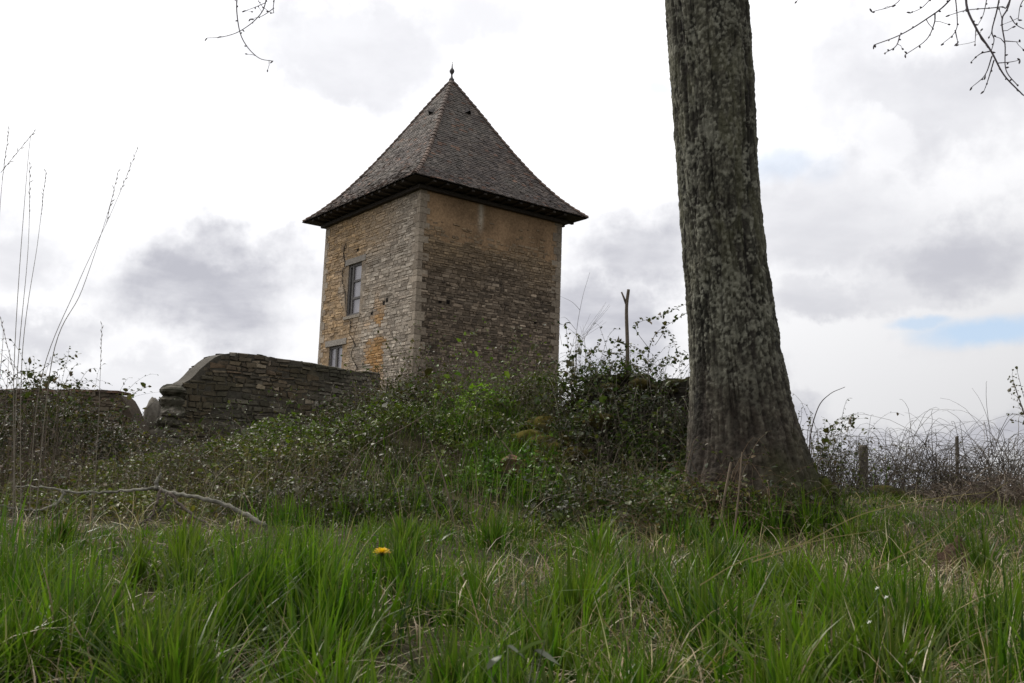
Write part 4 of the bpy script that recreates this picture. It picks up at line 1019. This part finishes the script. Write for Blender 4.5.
# white petalled specks at lower right, painted for glints on dead grass
for k, (px, py) in enumerate(((877, 588), (886, 597), (869, 622))):
    c = P(px, py, 2.0 + .02 * k); gz = float(H(c[0], c[1])); mb = MB()
    mb.tube([[c[0], c[1], gz], [c[0] + .002, c[1], (gz + c[2]) / 2], c], .0012, .001, 4, col=(.10, .14, .05))
    for a in np.linspace(0, 6.283, 5, endpoint=False):
        d_ = np.array([math.cos(a), math.sin(a), .5 * math.sin(a + 1)]); s_ = np.array([-math.sin(a), math.cos(a), 0]); 
        mb.quads([[c, c + d_ * .003 + s_ * .002, c + d_ * .006, c + d_ * .003 - s_ * .002]], (.70, .70, .64))
    tag(mb.build('grass_glint', M_petal, loc=[c[0], c[1], gz]), 'tiny white speck painted for a glint on dead grass at lower right', 'flower', 'tiny white specks painted for grass glints')
# molehill
c = P(955, 556, 5.2); gz = float(H(c[0], c[1]))
mb = MB(); a = np.linspace(0, 2 * np.pi, 40, endpoint=False); u = np.linspace(0, 1, 16)
U, A2 = np.meshgrid(u, a, indexing='ij')
nz = fbm(np.stack([np.cos(A2) * U * 3, np.sin(A2) * U * 3, 0 * U], -1), 4)
G = np.stack([c[0] + .20 * U * np.cos(A2), c[1] + .18 * U * np.sin(A2), gz - .03 + (.16 * (1 - U ** 1.8)) * (.2 + 1.6 * nz)], -1)
mb.grid(G, col=(.085, .055, .038), wrap=True); tag(mb.build('molehill', M_soil, loc=[c[0], c[1], gz], smooth=True), 'brown mound of bare earth in the grass at right', 'earth mound')
# pale broad leaves in the foreground tuft
c0 = P(512, 655, 1.45); gz = float(H(c0[0], c0[1]))
rt = thing('broadleaf_weed', 'low weed with drooping pale grey-green leaves among the foreground grass', 'plant', [c0[0], c0[1], gz])
for px, py, ln, a in ((488, 646, .035, 2.7), (508, 646, .03, .4), (545, 640, .045, 2.9), (535, 650, .04, .2), (500, 655, .03, -2.2)):
    c = P(px, py, 1.45); mb = MB(); d_ = np.array([math.cos(a), math.sin(a) * .5, -.25]); s_ = np.array([-math.sin(a), math.cos(a), .35])
    tt = np.linspace(0, 1, 6); w = .011 * np.sin(np.pi * np.clip(tt * .92 + .06, 0, 1)); pth = c + d_ * ln * tt[:, None] - zv * (.012 * tt ** 2)[:, None]
    mb.grid(np.stack([pth - s_ * w[:, None], pth - zv * .003, pth + s_ * w[:, None]], 1), col=(.11, .125, .075))
    mb.tube([[c0[0], c0[1], gz], (c + [c0[0], c0[1], gz]) / 2 + [0, 0, .01], c], .0014, .001, 4, col=(.12, .13, .07)); mb.build('leaf', M_leaf, rt, smooth=True)

# ------------------------------------------------------------------ grass (nobody could count it)
def blades(mb, x, y, hgt, wid, bend, col, tipc=None, zoff=0., lean=None, nseg=5):
    n = len(x); tt = np.linspace(0, 1, nseg)
    ph = rng.random(n) * 6.283 if lean is None else lean
    ld = np.stack([np.cos(ph), np.sin(ph), 0 * ph], 1)
    fa = ph + np.pi / 2 + rng.normal(0, .5, n); wd = np.stack([np.cos(fa), np.sin(fa), rng.normal(0, .15, n)], 1)
    base = np.stack([x, y, H(x, y) - .01 + zoff], 1)
    hor = hgt[:, None] * (bend[:, None] * tt ** 2 + .12 * rng.normal(0, 1, (n, 1)) * tt)
    ver = hgt[:, None] * (tt * np.sqrt(np.clip(1 - .35 * bend[:, None] ** 2, .1, 1)) - np.clip(bend[:, None] - .55, 0, 1.3) * .85 * tt ** 3)
    p = base[:, None] + hor[..., None] * ld[:, None] + ver[..., None] * zv
    w = wid[:, None] * (np.clip(1 - tt ** 1.8, 0.03, 1) * (.55 + .9 * tt * (1 - tt) * 2))
    V = np.stack([p - w[..., None] * wd[:, None], p + w[..., None] * wd[:, None]], 2)     # n,seg,2,3
    V = V.reshape(n, -1, 3)
    q = np.array([(2 * i, 2 * i + 1, 2 * i + 3, 2 * i + 2) for i in range(nseg - 1)])
    Q = (q[None] + nseg * 2 * np.arange(n)[:, None, None]).reshape(-1, 4)
    cc = col[:, None, :] * np.ones((1, nseg, 1))
    if tipc is not None:
        wt = (tt ** 3)[None, :, None] * rng.random((n, 1, 1)); cc = cc * (1 - wt) + tipc * wt
    cc = np.repeat(cc, 2, 1).reshape(-1, 3)
    mb.add(V.reshape(-1, 3), Q, col=np.clip(cc, .005, .8))
def scatter(n, y0, y1, margin=1.7):
    yy = np.sqrt(rng.random(n) * (y1 ** 2 - y0 ** 2) + y0 ** 2)
    xx = (rng.random(n) * 2 - 1) * (.60 * yy + margin)
    return xx, yy
GREEN = [(.035, .086, .006), (.056, .118, .008), (.017, .046, .006), (.118, .178, .012), (.032, .062, .012), (.080, .100, .015)]
STRAW = [(.34, .265, .14), (.25, .18, .095), (.52, .45, .32), (.17, .115, .065), (.22, .15, .08)]
def clumped(n, y0, y1, spread, per):
    k = max(1, n // per); cx_, cy_ = scatter(k, y0, y1); idx = rng.integers(0, k, n)
    r = rng.normal(0, spread, (n, 2)); return cx_[idx] + r[:, 0], cy_[idx] + r[:, 1], idx, k
mb = MB(); dmb = MB()
for n, y0, y1, hlo, hhi, w in ((6800, 1.0, 2.4, .06, .23, .0032), (10500, 2.2, 4.4, .06, .25, .0037), (15000, 4.2, 7.6, .06, .20, .0042), (14000, 7.2, 12.5, .07, .20, .0046)):
    per = 18
    x, y, idx, k = clumped(n, y0, y1, .035 + .010 * y0, per)
    ccx = np.zeros(k); ccy = np.zeros(k); cnt = np.bincount(idx, minlength=k) + 1e-6
    ccx = np.bincount(idx, x, k) / cnt; ccy = np.bincount(idx, y, k) / cnt
    tuft = np.exp(rng.normal(-.25, .38, k))[idx] * (.45 + 1.0 * n2d(x, y, 1.0, 3, 2.))
    hgt = rng.uniform(hlo, hhi, n) * tuft
    hgt = np.minimum(hgt, .16 + .075 * y)
    hgt = np.where((y > 7.5) & (x > 1.5), np.minimum(hgt, .13), hgt)
    keep = np.ones(n, bool)
    if y1 > 7:
        keep &= ~((y > 7.4) & (x < 1.6) & (rng.random(n) < np.where(x < -1.6, .95, .45)))
        keep &= ~((y > 6.0) & (x < -1.0) & (rng.random(n) < .85))
    hgt = np.where((x < .6) & (y > 4.2), hgt * .8, hgt); keep &= ~((y > 5.7) & (x < -1.2) & (rng.random(n) < .7))
    keep &= ~((np.hypot(x - 1.88, y - 7.0) < .5))
    keep &= ~((np.abs(x / y - 2.52 / 5.2) < .040) & (y > 3.9) & (y < 5.4))
    lean = np.arctan2(y - ccy[idx], x - ccx[idx]) + rng.normal(0, .7, n)
    x, y, hgt, idx, lean = x[keep], y[keep], hgt[keep], idx[keep], lean[keep]
    ctint = pick(GREEN, k)[idx]; col = ctint * .65 + pick(GREEN, len(x)) * .35
    bend = np.abs(rng.normal(.45, .36, len(x)))
    blades(mb, x, y, hgt, w * np.exp(rng.normal(-.1, .42, len(x))), np.clip(bend, 0, 1.3), col, np.array([.20, .19, .05]), lean=lean)
    # dead blades mixed in
    nd_ = int(n * 1.0); xd, yd, idx, k = clumped(nd_, y0, y1, .10 + .015 * y0, 12)
    kk = rng.random(nd_) < (.15 + .85 * sm(.42, .60, n2d(xd, yd, .9, 3, 7.))) * (.30 + .80 * sm(-.30, .35, xd / yd)); kk &= ~((yd > 7.6) & (xd < 1.6)); kk &= ~(np.hypot(xd - 1.88, yd - 7.0) < .5)
    xd, yd = xd[kk], yd[kk]
    hd = np.minimum(rng.uniform(.08, .30, len(xd)) * (.6 + .8 * n2d(xd, yd, 1.2, 2, 9.)), .17 + .05 * yd)
    blades(dmb, xd, yd, hd, w * .7 * rng.uniform(.5, 1.5, len(xd)), np.clip(np.abs(rng.normal(1.15, .40, len(xd))), 0, 1.7), pick(STRAW, len(xd)))
# long fresh tufts as in the foreground
for px, Y_, n, hh, w in ((100, 2.4, 90, .30, .0042), (180, 2.1, 90, .28, .004), (245, 2.7, 160, .36, .0045), (300, 2.9, 160, .38, .0045), (345, 2.6, 90, .32, .004), (20, 2.2, 90, .29, .004), (520, 1.75, 170, .23, .0038), (500, 1.9, 90, .24, .0038), (620, 1.9, 90, .22, .0034),
                         (780, 1.8, 110, .20, .0036), (835, 2.2, 80, .25, .004), (880, 2.9, 120, .34, .0042), (930, 2.6, 110, .33, .0042), (985, 2.8, 110, .34, .004), (1010, 2.1, 80, .27, .004), (560, 3.0, 90, .25, .004), (690, 3.2, 90, .27, .004), (430, 3.2, 90, .26, .004),
                         (395, 3.7, 90, .30, .004), (495, 8.6, 150, .40, .006), (535, 8.8, 130, .36, .006), (520, 7.9, 110, .34, .006), (470, 8.2, 110, .30, .005), (450, 9.6, 130, .34, .006), (510, 9.9, 140, .36, .006), (555, 8.2, 100, .30, .005), (480, 10.6, 90, .40, .006), (575, 7.6, 90, .30, .005), (400, 7.4, 110, .30, .005), (350, 7.0, 110, .28, .005), (280, 6.6, 110, .28, .005), (760, 6.2, 120, .33, .005), (830, 6.4, 120, .34, .005), (705, 5.8, 110, .28, .005)):
    X0 = P(px, 560, Y_)[0]; x = X0 + rng.normal(0, .035 * Y_ / 2, n); y = Y_ + rng.normal(0, .04 * Y_ / 2, n)
    blades(mb, x, y, hh * rng.uniform(.55, 1.1, n), 1.2 * w * rng.uniform(.6, 1.3, n), np.clip(np.abs(rng.normal(.28, .22, n)), 0, 1.), pick(GREEN[:4], n), np.array([.18, .19, .05]), nseg=7)
# coarse clumps of broad arching blades
for k in range(230):
    yc = rng.uniform(1.35, 1.0 + 5.0 * rng.random() ** .8 + .6); xc = rng.uniform(-1, 1) * (.58 * yc + 1.3)
    if xc < -.6 and yc > 4.9: continue
    n = int(rng.uniform(45, 110)); r = np.abs(rng.normal(0, .028 + .008 * yc, n)); a = rng.random(n) * 6.283
    hh = min(rng.uniform(.15, .34), .155 + .055 * yc) * (.85 if abs(xc) < .5 else 1)
    blades(mb, xc + r * np.cos(a), yc + r * np.sin(a) * .8, hh * rng.uniform(.5, 1.15, n), rng.uniform(.0030, .0058) * (1 + .10 * yc) * rng.uniform(.6, 1.3, n), np.clip(np.abs(rng.normal(.42, .32, n)), 0, 1.3),
           pick(GREEN, 1) * .6 + pick(GREEN, n) * .4, np.array([.19, .19, .05]), lean=a + rng.normal(0, .6, n), nseg=7)
    if rng.random() < .30 + .55 * (xc > -.15 * yc):
        n = int(rng.uniform(8, 30)); r = np.abs(rng.normal(0, .05, n)); a = rng.random(n) * 6.283
        blades(dmb, xc + r * np.cos(a), yc + r * np.sin(a), hh * rng.uniform(.6, 1.15, n), rng.uniform(.0018, .0034) * (1 + .08 * yc) * rng.uniform(.6, 1.3, n), np.clip(np.abs(rng.normal(1.05, .35, n)), 0, 1.6), pick(STRAW, n), lean=a, nseg=7)
# dead grass and weeds standing through the bank
n = 2400; y = rng.uniform(6.6, 12.2, n); x = rng.uniform(-.58, .19, n) * y; x = np.where(x > 1.7, 1.7, x)
blades(dmb, x, y, rng.uniform(.15, .62, n) * (.5 + n2d(x, y, 1.1, 2, 4.)), rng.uniform(.0016, .0032, n), np.clip(np.abs(rng.normal(.35, .3, n)), 0, 1.3), pick([(.24, .19, .12), (.17, .12, .08), (.13, .09, .06), (.30, .25, .17)], n))
n = 5200; y = rng.uniform(7.0, 11.8, n); x = rng.uniform(-.16, .17, n) * y; kk = n2d(x, y, 1.3, 3, 14.) > .46; x, y = x[kk], y[kk]; n = len(x)
blades(mb, x, y, rng.uniform(.15, .45, n), rng.uniform(.0025, .005, n), np.clip(np.abs(rng.normal(.5, .35, n)), 0, 1.3), pick(GREEN + [(.13, .16, .03)], n) * .85)
tag(mb.build('grass', M_grass, smooth=True), kind='stuff')
tag(dmb.build('dead_grass', M_straw, smooth=True), kind='stuff')
# leafy ground cover and litter between the blades
mb = MB(); x, y = scatter(14000, .9, 8.5); z = H(x, y) + rng.uniform(.01, .07, len(x)); kk = n2d(x, y, 1.5, 3, 3.) > .42
leaves(mb, np.stack([x, y, z], 1)[kk], .015, LG + [(.07, .11, .03), (.06, .09, .03)], 1.2); tag(mb.build('ground_cover', M_leaf), kind='stuff')
mb = MB(); x, y = scatter(9000, .9, 9.); z = H(x, y) + rng.uniform(.0, .03, len(x))
leaves(mb, np.stack([x, y, z], 1), .03, [(.16, .11, .07), (.22, .16, .10), (.12, .08, .05)], 1.2, wid=.2); tag(mb.build('leaf_litter', M_straw), kind='stuff')
